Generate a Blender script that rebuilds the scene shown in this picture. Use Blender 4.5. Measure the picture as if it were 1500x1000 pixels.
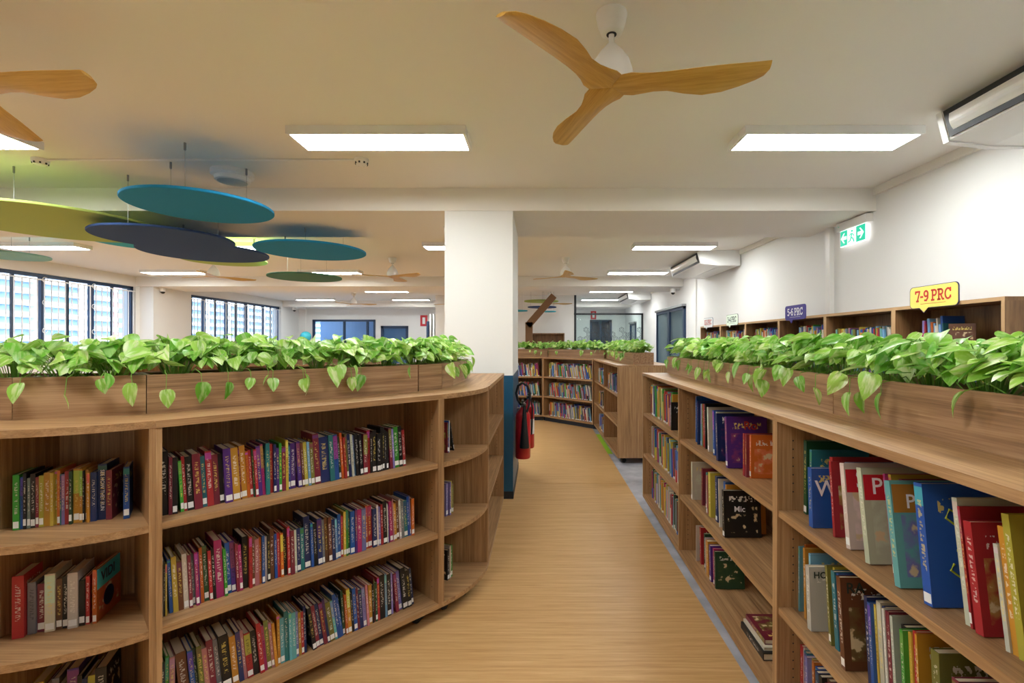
import bpy, math, random
from mathutils import Matrix, Vector
R = math.radians
C = bpy.context.scene.collection
for o in list(bpy.data.objects): bpy.data.objects.remove(o)
scn = bpy.context.scene
# ---------------------------------------------------------------- camera, sky, sun, exposure
H = 1.46; F = 705.0; PX = 790.0; PY = 502.0            # eye height, focal length and principal point (1500x1000 frame)
cd = bpy.data.cameras.new('camera'); cam = bpy.data.objects.new('camera', cd); C.objects.link(cam)
cam.location = (0, 0, H); cam.rotation_euler = (R(90), 0, 0)
cd.sensor_width = 36; cd.lens = F/1500*36; cd.shift_x = (750-PX)/1500; cd.shift_y = (PY-500)/1500
cd.clip_start = .02; cd.clip_end = 400
scn.camera = cam
LIGHT = 18.0                                            # radiance of the ceiling panels
w = bpy.data.worlds.new('sky'); scn.world = w; w.use_nodes = True
nt = w.node_tree; bgn = nt.nodes['Background']
sk = nt.nodes.new('ShaderNodeTexSky'); sk.sky_type = 'NISHITA'; sk.sun_disc = False
sk.sun_elevation = R(48); sk.sun_rotation = R(90); sk.air_density = 1.2; sk.dust_density = 2.5
nt.links.new(sk.outputs[0], bgn.inputs[0]); bgn.inputs[1].default_value = .36
sd = bpy.data.lights.new('sun', 'SUN'); sun = bpy.data.objects.new('sun_offscreen', sd); C.objects.link(sun)
sd.energy = 1.6; sd.angle = R(1); sd.color = (1, .96, .9)
sun.rotation_euler = Vector((-.70, .25, -.67)).to_track_quat('-Z', 'Y').to_euler()
vs = scn.view_settings; vs.view_transform = 'Standard'; vs.look = 'None'; vs.exposure = 1.16; vs.gamma = 1; vs.use_curve_mapping = False

# ---------------------------------------------------------------- helpers
def lin(c):
    if isinstance(c, str): c = [int(c[i:i+2], 16) for i in (0, 2, 4)]
    return tuple(((v/255)/12.92 if v/255 <= .04045 else ((v/255+.055)/1.055)**2.4) for v in c[:3]) + (1.0,)
M = {}
def newmat(name):
    m = bpy.data.materials.new(name); m.use_nodes = True; n = m.node_tree; b = n.nodes['Principled BSDF']; M[name] = m
    return m, n, b
def mat(name, col, rough=.5, metal=0, spec=.5, emit=0, bump=0, bscale=60, coat=0):
    m, n, b = newmat(name)
    b.inputs['Base Color'].default_value = lin(col); b.inputs['Roughness'].default_value = rough; b.inputs['Metallic'].default_value = metal
    b.inputs['Specular IOR Level'].default_value = spec; b.inputs['Coat Weight'].default_value = coat
    if emit: b.inputs['Emission Color'].default_value = lin(col); b.inputs['Emission Strength'].default_value = emit
    if bump:
        t = n.nodes.new('ShaderNodeTexNoise'); t.inputs['Scale'].default_value = bscale; t.inputs['Detail'].default_value = 4
        p = n.nodes.new('ShaderNodeBump'); p.inputs['Strength'].default_value = bump; p.inputs['Distance'].default_value = .005
        tc = n.nodes.new('ShaderNodeTexCoord'); n.links.new(tc.outputs['Object'], t.inputs['Vector'])
        n.links.new(t.outputs[0], p.inputs['Height']); n.links.new(p.outputs[0], b.inputs['Normal'])
    return m
def ramp(n, fac, stops):
    r = n.nodes.new('ShaderNodeValToRGB'); e = r.color_ramp.elements
    while len(e) < len(stops): e.new(.5)
    for i, (p, c) in enumerate(stops): e[i].position = p; e[i].color = lin(c) if not isinstance(c, tuple) or len(c) != 4 else c
    n.links.new(fac, r.inputs[0]); return r.outputs[0]
def math_(n, op, a, b=None, c=None):
    m = n.nodes.new('ShaderNodeMath'); m.operation = op
    for i, v in enumerate((a, b, c)):
        if v is None: continue
        if isinstance(v, (int, float)): m.inputs[i].default_value = v
        else: n.links.new(v, m.inputs[i])
    return m.outputs[0]
def mix(n, f, a, b, blend='MIX'):
    m = n.nodes.new('ShaderNodeMix'); m.data_type = 'RGBA'; m.blend_type = blend
    for s, v in ((m.inputs[0], f), (m.inputs[6], a), (m.inputs[7], b)):
        if isinstance(v, (int, float)): s.default_value = v
        elif isinstance(v, tuple): s.default_value = v
        else: n.links.new(v, s)
    return m.outputs[2]
def wood(name, dark, mid, light, scale, rough=.45, rnd=True, contrast=1.0):
    m, n, b = newmat(name)
    tc = n.nodes.new('ShaderNodeTexCoord'); oi = n.nodes.new('ShaderNodeObjectInfo')
    mp = n.nodes.new('ShaderNodeMapping'); mp.inputs['Scale'].default_value = scale
    n.links.new(tc.outputs['Object'], mp.inputs['Vector'])
    if rnd:
        cx = n.nodes.new('ShaderNodeCombineXYZ'); s = math_(n, 'MULTIPLY', oi.outputs['Random'], 37.0)
        for i in range(3): n.links.new(s, cx.inputs[i])
        n.links.new(cx.outputs[0], mp.inputs['Location'])
    t1 = n.nodes.new('ShaderNodeTexNoise'); t1.inputs['Scale'].default_value = 1; t1.inputs['Detail'].default_value = 6; t1.inputs['Roughness'].default_value = .62; t1.inputs['Distortion'].default_value = .35
    t2 = n.nodes.new('ShaderNodeTexNoise'); t2.inputs['Scale'].default_value = 5.5; t2.inputs['Detail'].default_value = 3
    n.links.new(mp.outputs[0], t1.inputs['Vector']); n.links.new(mp.outputs[0], t2.inputs['Vector'])
    f = math_(n, 'ADD', math_(n, 'MULTIPLY', t1.outputs[0], .7), math_(n, 'MULTIPLY', t2.outputs[0], .3))
    n.links.new(ramp(n, f, [(.5-.16/contrast, dark), (.5, mid), (.5+.16/contrast, light)]), b.inputs['Base Color'])
    b.inputs['Roughness'].default_value = rough
    p = n.nodes.new('ShaderNodeBump'); p.inputs['Strength'].default_value = .08; p.inputs['Distance'].default_value = .002
    n.links.new(f, p.inputs['Height']); n.links.new(p.outputs[0], b.inputs['Normal'])
    return m
WD = ('846240', 'a47d55', 'be996e')
wood('wood_x', *WD, (1.5, 55, 55)); wood('wood_y', *WD, (55, 1.5, 55)); wood('wood_z', *WD, (55, 55, 1.5))
wood('planter_x', '7e5d3f', '9d7856', 'b5916c', (1.1, 45, 45), contrast=1.2)
wood('walnut_z', '5f432e', '86623f', '9d7850', (14, 14, 1.3)); wood('walnut_y', '5f432e', '86623f', '9d7850', (14, 1.3, 14))
wood('vinyl', 'b78a52', 'cca26c', 'dbb681', (1.6, 50, 8), rough=.38, rnd=False, contrast=.9)
wood('fan_wood', 'b98c3c', 'cb9f4b', 'd8b05f', (2.5, 40, 40), rough=.4)
mat('edge_band', 'c29c70', .5); mat('tree_brown', '7a5636', .6); mat('soil', '33261b', .95, bump=.6)
mat('white_paint', 'e9e8e5', .6, bump=.03, bscale=90); mat('ceiling_paint', 'ece8e1', .75, bump=.02); mat('white_plastic', 'eceae6', .35)
mat('white_metal', 'eeeeec', .35); mat('diffuser', 'fafefd', .5, emit=LIGHT); mat('black', '101113', .45); mat('rubber', '17171a', .6)
mat('navy_frame', '223a58', .45); mat('dark_frame', '23262b', .45); mat('blue_door', '2f5f8c', .45); mat('dado_blue', '14506f', .35); mat('skirting', '1a1c22', .5)
mat('steel', '9b9c9e', .3, metal=1); mat('red_paint', 'c01620', .3, coat=.5); mat('red_sign', 'c8202c', .5)
mat('plinth', '1b2130', .6); mat('green_tape', '9ccb35', .5); mat('label_white', 'f0efec', .6); mat('tape_black', '2a2a2c', .6)
mat('paper', 'dccfb4', .85, bump=.2, bscale=900); mat('exit_green', '10b894', .5, emit=.42); mat('exit_white', 'ffffff', .5, emit=.5)
mat('teal_felt', '1488bc', .95, bump=.15, bscale=400); mat('navy_felt', '2c487c', .95, bump=.15, bscale=400); mat('lime_felt', 'a9bc60', .95, bump=.15, bscale=400)
mat('pale_teal_felt', '86b8b4', .95, bump=.15, bscale=400); mat('turq_felt', '38afc8', .95, bump=.15, bscale=400); mat('green_felt', '4f7f6a', .95, bump=.15, bscale=400)
mat('speaker_grey', 'bcc6c5', .6); mat('wire', '8b8d8c', .4, metal=.7); mat('turquoise', '45bccb', .6); mat('lens', '15171c', .1)
mat('sign_yellow', 'f2de6e', .4); mat('sign_purple', '453a92', .4); mat('sign_green', 'e2eedb', .4); mat('sign_white', 'eef0ef', .4)
mat('ink_red', 'c5382c', .6); mat('ink_black', '26332c', .6); mat('ink_white', 'f2f0f4', .6); mat('ink_navy', '24285e', .5); mat('amber_print', 'a8742a', .5); mat('ink_lime', 'a9b52f', .6)
mat('bldg_white', 'e6ecf2', .8); mat('bldg_blue', '8db1da', .5); mat('bldg_pink', 'e0a8ac', .8); mat('bldg_glass', '6f8fb5', .2); mat('side_glass', '5b6f7a', .08); mat('asphalt', '8b8f90', .9); mat('film', '4a545c', .6)
# grey carpet tile
m, n, b = newmat('grey_floor'); t = n.nodes.new('ShaderNodeTexNoise'); t.inputs['Scale'].default_value = 6; t.inputs['Detail'].default_value = 8
tc = n.nodes.new('ShaderNodeTexCoord'); n.links.new(tc.outputs['Object'], t.inputs['Vector'])
n.links.new(ramp(n, t.outputs[0], [(.3, '9a9ca6'), (.7, 'bcbdc6')]), b.inputs['Base Color']); b.inputs['Roughness'].default_value = .7
# thin window glass
def glass(name, tint, refl):
    m, n, b = newmat(name); n.nodes.remove(b)
    tr = n.nodes.new('ShaderNodeBsdfTransparent'); tr.inputs[0].default_value = tint
    gl = n.nodes.new('ShaderNodeBsdfGlossy'); gl.inputs['Roughness'].default_value = .02
    mx = n.nodes.new('ShaderNodeMixShader'); fr = n.nodes.new('ShaderNodeFresnel'); fr.inputs[0].default_value = 1.45
    ge = n.nodes.new('ShaderNodeNewGeometry'); n.links.new(math_(n, 'MULTIPLY', math_(n, 'MULTIPLY', fr.outputs[0], refl), math_(n, 'SUBTRACT', 1.0, ge.outputs['Backfacing'])), mx.inputs[0]); n.links.new(tr.outputs[0], mx.inputs[1]); n.links.new(gl.outputs[0], mx.inputs[2])
    n.links.new(mx.outputs[0], n.nodes['Material Output'].inputs[0])
glass('glass', (.93, .97, 1, 1), 1.0); glass('partition_glass', (.86, .93, .92, 1), 1.6)
# pothos leaf: green with cream-lime splashes that follow the leaf
m, n, b = newmat('leaf'); oi = n.nodes.new('ShaderNodeObjectInfo'); tc = n.nodes.new('ShaderNodeTexCoord')
at = n.nodes.new('ShaderNodeAttribute'); at.attribute_name = 'tone'
mp = n.nodes.new('ShaderNodeMapping'); mp.inputs['Scale'].default_value = (75, 16, 30); n.links.new(tc.outputs['Object'], mp.inputs[0])
cx = n.nodes.new('ShaderNodeCombineXYZ'); s = math_(n, 'MULTIPLY', oi.outputs['Random'], 50.0)
for i in range(3): n.links.new(s, cx.inputs[i])
n.links.new(cx.outputs[0], mp.inputs['Location'])
t = n.nodes.new('ShaderNodeTexNoise'); t.inputs['Scale'].default_value = 1; t.inputs['Detail'].default_value = 3; n.links.new(mp.outputs[0], t.inputs['Vector'])
rt = math_(n, 'FRACT', math_(n, 'ADD', math_(n, 'MULTIPLY', oi.outputs['Random'], 7.31), at.outputs['Fac']))
g = mix(n, rt, lin('63b02f'), lin('c0ea6c'))
sp = ramp(n, t.outputs[0], [(.46, (0, 0, 0, 1)), (.6, (1, 1, 1, 1))])
col = mix(n, math_(n, 'MULTIPLY', sp, math_(n, 'ADD', math_(n, 'MULTIPLY', rt, .7), .25)), g, lin('eef7c4'))
n.links.new(col, b.inputs['Base Color']); b.inputs['Roughness'].default_value = .32
tl = n.nodes.new('ShaderNodeBsdfTranslucent'); n.links.new(col, tl.inputs[0])
mx = n.nodes.new('ShaderNodeMixShader'); mx.inputs[0].default_value = .3
n.links.new(b.outputs[0], mx.inputs[1]); n.links.new(tl.outputs[0], mx.inputs[2]); n.links.new(mx.outputs[0], n.nodes['Material Output'].inputs[0])
mat('stem', '7fae45', .5)
# printed book covers: object colour is the cloth/paper colour, printing is drawn in UV space
def book_mats():
    for kind in ('spine', 'board'):
        m, n, b = newmat('book_'+kind)
        oi = n.nodes.new('ShaderNodeObjectInfo'); uv = n.nodes.new('ShaderNodeUVMap'); sx = n.nodes.new('ShaderNodeSeparateXYZ'); n.links.new(uv.outputs[0], sx.inputs[0])
        u, v = sx.outputs[0], sx.outputs[1]; rd = oi.outputs['Random']; base = oi.outputs['Color']
        r2 = math_(n, 'FRACT', math_(n, 'MULTIPLY', rd, 17.7)); r3 = math_(n, 'FRACT', math_(n, 'MULTIPLY', rd, 91.3))
        hs = n.nodes.new('ShaderNodeHueSaturation'); n.links.new(base, hs.inputs['Color']); n.links.new(math_(n, 'ADD', math_(n, 'MULTIPLY', r2, .5), .25), hs.inputs['Hue']); hs.inputs['Value'].default_value = 1.2; hs.inputs['Saturation'].default_value = .9
        ink = ramp(n, r3, [(0, 'f0ece2'), (.45, 'e9d26a'), (.7, 'e8e4da'), (.9, '1a1a1e')]); n.nodes[-1].color_ramp.interpolation = 'CONSTANT'
        cv = n.nodes.new('ShaderNodeCombineXYZ')
        if kind == 'spine':
            n.links.new(math_(n, 'MULTIPLY', u, 2.2), cv.inputs[0]); n.links.new(math_(n, 'MULTIPLY', v, 42), cv.inputs[1])
        else:
            n.links.new(math_(n, 'MULTIPLY', u, 16), cv.inputs[0]); n.links.new(math_(n, 'MULTIPLY', v, 16), cv.inputs[1])
        n.links.new(math_(n, 'MULTIPLY', rd, 60), cv.inputs[2])
        t = n.nodes.new('ShaderNodeTexNoise'); t.inputs['Scale'].default_value = 1; t.inputs['Detail'].default_value = 2; n.links.new(cv.outputs[0], t.inputs['Vector'])
        txt = math_(n, 'GREATER_THAN', t.outputs[0], .53)
        def band(x, a, c): return math_(n, 'MULTIPLY', math_(n, 'GREATER_THAN', x, a), math_(n, 'LESS_THAN', x, c))
        if kind == 'spine':
            bandm = math_(n, 'MULTIPLY', band(v, math_(n, 'SUBTRACT', .95, math_(n, 'MULTIPLY', r2, .5)), .97), math_(n, 'GREATER_THAN', r3, .55))
            c1 = mix(n, math_(n, 'MULTIPLY', bandm, .8), base, hs.outputs[0])
            tm = math_(n, 'MULTIPLY', math_(n, 'MULTIPLY', band(u, .27, .73), band(v, .28, .86)), txt)
            out = mix(n, math_(n, 'MULTIPLY', tm, .55), c1, ink)
        else:
            pic = math_(n, 'MULTIPLY', math_(n, 'MULTIPLY', band(u, .1, .9), band(v, .1, .68)), math_(n, 'GREATER_THAN', r2, .3))
            cw = n.nodes.new('ShaderNodeCombineXYZ'); n.links.new(math_(n, 'MULTIPLY', u, 4), cw.inputs[0]); n.links.new(math_(n, 'MULTIPLY', v, 5), cw.inputs[1]); n.links.new(math_(n, 'MULTIPLY', rd, 33), cw.inputs[2])
            t3 = n.nodes.new('ShaderNodeTexNoise'); t3.inputs['Detail'].default_value = 4; t3.inputs['Scale'].default_value = 1; n.links.new(cw.outputs[0], t3.inputs['Vector'])
            art = mix(n, ramp(n, t3.outputs[0], [(.42, (0, 0, 0, 1)), (.56, (1, 1, 1, 1))]), base, hs.outputs[0])
            art = mix(n, ramp(n, t3.outputs[0], [(.58, (0, 0, 0, 1)), (.62, (1, 1, 1, 1))]), art, lin('d9c39a'))
            c1 = mix(n, pic, base, art)
            tm = math_(n, 'MULTIPLY', math_(n, 'MULTIPLY', band(u, .15, .85), band(v, .76, .88)), txt)
            out = mix(n, math_(n, 'MULTIPLY', tm, .8), c1, ink)
        n.links.new(out, b.inputs['Base Color']); b.inputs['Roughness'].default_value = .38
book_mats()
m, n, b = newmat('far_books'); at = n.nodes.new('ShaderNodeAttribute'); at.attribute_name = 'col'; n.links.new(at.outputs['Color'], b.inputs['Base Color']); b.inputs['Roughness'].default_value = .45

class MB:
    def __init__(s): s.v = []; s.f = []; s.m = []; s.uv = []
    def poly(s, pts, mi=0):
        k = len(s.v); s.v += [tuple(p) for p in pts]; s.f.append(tuple(range(k, k+len(pts)))); s.m.append(mi); return s
    def box(s, x0, x1, y0, y1, z0, z1, mi=0, T=None):
        k = len(s.v); p = [(x, y, z) for z in (z0, z1) for y in (y0, y1) for x in (x0, x1)]
        if T is not None: p = [tuple(T @ Vector(q)) for q in p]
        s.v += p
        for f in ((0, 2, 3, 1), (4, 5, 7, 6), (0, 1, 5, 4), (1, 3, 7, 5), (3, 2, 6, 7), (2, 0, 4, 6)): s.f.append(tuple(k+i for i in f)); s.m.append(mi)
        return s
    def prism(s, pts, z0, z1, mi=0, T=None):      # pts counter-clockwise in plan
        k = len(s.v); n_ = len(pts); p = [(x, y, z0) for x, y in pts]+[(x, y, z1) for x, y in pts]
        if T is not None: p = [tuple(T @ Vector(q)) for q in p]
        s.v += p; s.f.append(tuple(range(k+n_-1, k-1, -1))); s.m.append(mi); s.f.append(tuple(range(k+n_, k+2*n_))); s.m.append(mi)
        for i in range(n_): j = (i+1) % n_; s.f.append((k+i, k+j, k+n_+j, k+n_+i)); s.m.append(mi)
        return s
    def lathe(s, prof, seg=24, mi=0, T=None):     # prof: (r, z) bottom to top
        k = len(s.v); pr = []
        for r, z in prof:
            for i in range(seg): a = 2*math.pi*i/seg; pr.append((max(r, 1e-4)*math.cos(a), max(r, 1e-4)*math.sin(a), z))
        if T is not None: pr = [tuple(T @ Vector(q)) for q in pr]
        s.v += pr; n_ = len(prof)
        for a in range(n_-1):
            for i in range(seg): j = (i+1) % seg; s.f.append((k+a*seg+i, k+a*seg+j, k+(a+1)*seg+j, k+(a+1)*seg+i)); s.m.append(mi)
        s.f.append(tuple(k+i for i in range(seg-1, -1, -1))); s.m.append(mi); s.f.append(tuple(k+(n_-1)*seg+i for i in range(seg))); s.m.append(mi)
        return s
    def tube(s, pts, r, seg=8, mi=0):
        pts = [Vector(p) for p in pts]; k = len(s.v); n_ = len(pts); up = Vector((.13, .21, 1))
        for i, p in enumerate(pts):
            d = (pts[min(i+1, n_-1)]-pts[max(i-1, 0)]).normalized(); a = d.cross(up)
            if a.length < .1: a = d.cross(Vector((1, .3, 0)))
            a.normalize(); c = d.cross(a); rr = r[i] if isinstance(r, (list, tuple)) else r
            for q in range(seg): t_ = 2*math.pi*q/seg; s.v.append(tuple(p+rr*(a*math.cos(t_)+c*math.sin(t_))))
        for i in range(n_-1):
            for q in range(seg): j = (q+1) % seg; s.f.append((k+i*seg+q, k+i*seg+j, k+(i+1)*seg+j, k+(i+1)*seg+q)); s.m.append(mi)
        s.f.append(tuple(k+q for q in range(seg-1, -1, -1))); s.m.append(mi); s.f.append(tuple(k+(n_-1)*seg+q for q in range(seg))); s.m.append(mi)
        return s
    def mesh(s, name, mats, smooth=False):
        me = bpy.data.meshes.new(name); me.from_pydata(s.v, [], s.f)
        for q in (mats if isinstance(mats, (list, tuple)) else [mats]): me.materials.append(M[q])
        me.polygons.foreach_set('material_index', s.m)
        if smooth:
            me.polygons.foreach_set('use_smooth', [True]*len(s.f))
            me.update()
            try: me.set_sharp_from_angle(angle=R(35))
            except Exception: pass
        me.update(); return me
    def obj(s, name, mats, parent=None, smooth=False, **kw):
        return link(name, s.mesh(name, mats, smooth), parent, **kw)
def link(name, me, parent=None, loc=None, rotz=None, mw=None):
    o = bpy.data.objects.new(name, me); C.objects.link(o)
    if parent: o.parent = parent
    if loc is not None: o.location = loc
    if rotz is not None: o.rotation_euler = (0, 0, rotz)
    if mw is not None: o.matrix_local = mw
    return o
def tag(o, label=None, cat=None, group=None, kind=None):
    if label: o['label'] = label
    if cat: o['category'] = cat
    if group: o['group'] = group
    if kind: o['kind'] = kind
    return o
def thing(name, label, cat, loc=(0, 0, 0), rotz=0, group=None):
    return tag(link(name, None, None, loc, rotz), label, cat, group)
def copy_tree(o, parent=None):
    c = o.copy(); C.objects.link(c); c.parent = parent
    for ch in list(o.children): copy_tree(ch, c)
    return c
def text_mesh(s, size, matn, depth=.0006, bold=0):
    cu = bpy.data.curves.new('lettering', 'FONT'); cu.body = s; cu.size = size; cu.extrude = depth; cu.offset = bold; cu.align_x = 'CENTER'; cu.align_y = 'CENTER'; cu.resolution_u = 3
    o = bpy.data.objects.new('lettering', cu); C.objects.link(o); bpy.context.view_layer.update()
    dg = bpy.context.evaluated_depsgraph_get(); me = bpy.data.meshes.new_from_object(o.evaluated_get(dg)); me.materials.clear(); me.materials.append(M[matn])
    bpy.data.objects.remove(o); return me
ORD = lambda k: f"{k}{'th' if 10 <= k % 100 <= 20 else {1: 'st', 2: 'nd', 3: 'rd'}.get(k % 10, 'th')}"
def struct(o, label, cat): return tag(o, label, cat, kind='structure')

# ---------------------------------------------------------------- room shell
XL, XR, Y0, Y1, ZC, ZB = -8.8, 3.15, -3.0, 17.6, 2.907, 2.695      # walls, ceiling, beam soffit
struct(MB().box(XL-.3, XR+.3, Y0-.3, Y1+2.6, -.3, -.004).obj('floor', 'grey_floor'), 'mottled grey floor beside the bookcases', 'floor')
fv = struct(MB().box(XL, .905, Y0, 4.995, -.004, 0).box(XL, .905, 5.005, 14.5, -.004, 0).obj('floor_vinyl', 'vinyl'), 'light oak vinyl flooring of the aisle', 'floor')
struct(MB().box(.903, .968, 6.35, 7.7, -.006, .0015).obj('trim_1', 'green_tape'), 'lime green floor strip beside the far bookcase', 'floor strip')
struct(MB().box(XL-.3, XR+.3, Y0-.3, Y1+2.6, ZC, ZC+.35).obj('ceiling', 'ceiling_paint'), 'flat off-white ceiling', 'ceiling')
BEAMS = [(4.5, 5.63), (10.5, 11.65), (16.5, Y1)]
for i, (a, c) in enumerate(BEAMS):
    struct(MB().box(XL, XR, a, c, ZB, ZC+.01).obj(f'trim_{i+2}', 'ceiling_paint'), ['wide white ceiling beam over the white pillar', 'white ceiling beam beyond the pillar, above the far shelves', 'white ceiling beam along the far wall'][i], 'beam')
struct(MB().box(XR, XR+.25, Y0, Y1+2.5, -.01, ZC+.02).obj('wall_right', 'white_paint'), 'white wall behind the tall bookcases', 'wall')
struct(MB().box(XL-.3, XR+.3, Y0-.25, Y0, -.01, ZC+.02).obj('wall_front', 'white_paint'), 'white wall behind the viewpoint', 'wall')
# cornice strips on the right wall
for i, (a, c, z) in enumerate([(Y0, 4.5, ZC), (5.63, 10.5, ZC), (11.65, 16.5, ZC)]):
    struct(MB().box(XR-.035, XR+.01, a, c, z-.07, z+.005).obj(f'trim_{i+6}', 'ceiling_paint'), ['white cornice strip above the tall bookcases before the beam', 'white cornice strip between pillar beam and next beam', 'white cornice strip above the far glass partition'][i], 'cornice')
WINS = [(5.75, 10.5), (11.85, 16.4), (-.2, 4.4)]; SILL = 1.33; HEAD = ZB-.01
mb = MB().box(XL-.3, XL, Y0, Y1+.2, -.01, SILL).box(XL-.3, XL, Y0, Y1+.2, HEAD, ZC+.02)
for a, c in ((Y0, -.2), (4.4, 5.75), (10.5, 11.85), (16.4, Y1+.2)): mb.box(XL-.3, XL, a, c, SILL, HEAD)
for a, c in ((4.5, 5.63), (10.6, 11.75)): mb.box(XL-.01, XL+.3, a, c, -.01, ZB+.01)
struct(mb.obj('wall_left', 'white_paint'), 'white window wall with piers between the windows', 'wall')
# far wall, with window opening, door opening, glazed room behind
def wall_holes(x0, x1, y, th, holes, z1=ZC):
    m_ = MB(); xs = sorted(holes); cur = x0
    for a, c, za, zb in xs:
        m_.box(cur, a, y, y+th, -.01, z1)
        if za > .01: m_.box(a, c, y, y+th, -.01, za)
        m_.box(a, c, y, y+th, zb, z1); cur = c
    return m_.box(cur, x1, y, y+th, -.01, z1)
struct(wall_holes(XL-.3, XR+.3, Y1, .15, [(-8.29, -5.99, .95, 2.31), (-5.79, -4.79, 0, 2.08), (1.85, 2.65, 0, 2.3)]).obj('wall_back', 'white_paint'), 'white far wall with blue framed window and door', 'wall')
struct(MB().box(XL-.3, XR+.3, Y1+2.4, Y1+2.6, -.01, ZC).box(-3.6, -3.5, Y1+.15, Y1+2.4, 0, ZC).obj('wall_rear', 'bldg_blue'), 'pale blue wall of the room behind the far wall', 'wall')
struct(MB().box(-3.15, 1.056, 14.6, 14.72, -.01, ZC+.01).obj('wall_middle', 'white_paint'), 'white partition wall behind the curved far shelves', 'wall')
# pillar
pil = struct(MB().box(-.887, -.249, 4.51, 5.62, 0, ZB+.01).obj('pillar', 'white_paint'), 'square white pillar with dark blue lower part', 'pillar')
MB().box(-.890, -.246, 4.507, 5.623, .07, 1.154).obj('dado', 'dado_blue', pil); MB().box(-.894, -.242, 4.503, 5.627, 0, .07).obj('skirting', 'skirting', pil)
# ---------------------------------------------------------------- windows in the left wall with white security bars
bar_me = MB().box(-.007, .007, -.007, .007, SILL+.02, HEAD-.1).mesh('bar', 'white_metal')
ring_me = MB().tube([(0, .045*math.cos(t*math.pi/8), .045*math.sin(t*math.pi/8)) for t in range(17)], .006, 5).mesh('scroll', 'white_metal', True)
for i, (a, c) in enumerate(WINS):
    x = XL-.1; t = thing(f'window_{i+1}'+('_offscreen' if i == 2 else ''), ['wide window with white security bars nearest the hanging discs', 'wide barred window beyond the wall pier', 'barred window beside the reading end of the room'][i], 'window', (0, 0, 0)); t['kind'] = 'structure'
    MB().box(x-.04, x+.04, a, c, HEAD-.06, HEAD).box(x-.04, x+.04, a, c, SILL, SILL+.05).box(x-.04, x+.04, a, a+.06, SILL, HEAD).box(x-.04, x+.04, c-.06, c, SILL, HEAD).obj('window_frame', 'navy_frame', t)
    nm = 5; st = (c-a)/nm
    for k in range(nm):
        if k: MB().box(x-.035, x+.035, a+k*st-.035, a+k*st+.035, SILL+.05, HEAD-.06).obj('mullion', 'navy_frame', t)
        MB().box(x-.03, x+.02, a+(k+.5)*st-.014, a+(k+.5)*st+.014, SILL+.05, HEAD-.06).obj('mullion', 'dark_frame', t)
        MB().box(x-.004, x+.004, a+k*st+.02, a+(k+1)*st-.02, SILL+.05, HEAD-.06).obj('pane', 'glass', t)
        for z in (HEAD-.1, SILL+.35, SILL+.85): link('scroll', ring_me, t, (XL-.03, a+k*st+.0 if k else a+.12, z))
    MB().box(XL-.045, XL-.015, a, c, HEAD-.115, HEAD-.095).obj('rail', 'white_metal', t); MB().box(XL-.045, XL-.015, a, c, SILL+.03, SILL+.05).obj('rail', 'white_metal', t)
    for k in range(int((c-a)/.125)): link('bar', bar_me, t, (XL-.03, a+.09+k*.125, 0))
    MB().box(XL-.12, XL+.05, a, c, SILL-.03, SILL+.005).obj('window_sill', 'white_plastic', t)
# outside
struct(MB().box(-120, XL-.31, -60, 160, -8.2, -8).obj('ground', 'asphalt'), 'ground outside the windows', 'ground')
bl = thing('neighbouring_building', 'pale banded tower block seen through the barred windows', 'building', (-40, 0, -8))
MB().box(-6, 0, -60, 45.2, 0, 32).box(-6, 0, 48.8, 130, 0, 32).obj('wall', 'bldg_blue', bl); MB().box(-6, .05, 45.2, 48.8, 0, 32).obj('pink_wall', 'bldg_pink', bl)
band_me = MB().box(0, .5, -60, 45.2, 0, .38).box(0, .5, 48.8, 130, 0, .38).mesh('band', 'bldg_white')
for k in range(34): link('band', band_me, bl, (0, 0, .4+k*.92))
wg = MB().box(0, .07, 0, .8, 0, .5).mesh('window', 'bldg_glass')
for k in range(8, 20):
    for q in range(3): link('window', wg, bl, (0, 45.5+q*1.1, .3+k*.92))
fin = MB().box(0, .55, 0, .25, 0, 32).mesh('fin', 'bldg_white')
for k in range(24): link('fin', fin, bl, (0, 30+k*3.9+(3.9 if 30+k*3.9 > 44 else 0), 0))
# far wall window, doors
def glazed(name, label, cat, x0, x1, y, z0, z1, cols, fm='navy_frame', pm='glass', w_=.07):
    t = thing(name, label, cat); t['kind'] = 'structure'
    MB().box(x0, x1, y-.02, y+.08, z1-w_, z1).box(x0, x1, y-.02, y+.08, z0, z0+w_*.6).box(x0, x0+w_, y-.02, y+.08, z0, z1).box(x1-w_, x1, y-.02, y+.08, z0, z1).obj('frame', fm, t)
    xs = [x0+(x1-x0)*q for q in cols]
    for q in xs[1:-1]: MB().box(q-.035, q+.035, y-.01, y+.07, z0, z1).obj('mullion', fm, t)
    for a, c in zip(xs, xs[1:]): MB().box(a+.02, c-.02, y+.025, y+.035, z0+.03, z1-.03).obj('pane', pm, t)
    return t
glazed('window_4', 'blue framed window in the far wall, beside a blue door', 'window', -8.29, -5.99, Y1, .95, 2.31, (0, .5, .87, 1))
dr = glazed('door_1', 'blue framed glazed door in the far wall', 'door', -5.79, -4.79, Y1, 0, 2.08, (0, 1), w_=.09)
MB().box(-5.70, -4.88, Y1+.03, Y1+.06, 1.55, 1.99).obj('blind', 'blue_door', dr); MB().box(-4.98, -4.94, Y1-.07, Y1-.02, .95, 1.1).obj('handle', 'steel', dr)
dr = glazed('door_2', 'blue glazed door seen through the lace-patterned glass partition', 'door', 1.85, 2.65, Y1, 0, 2.3, (0, .48, 1), w_=.08); MB().box(2.2, 2.24, Y1-.07, Y1-.02, .95, 1.15).obj('handle', 'steel', dr)
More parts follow.
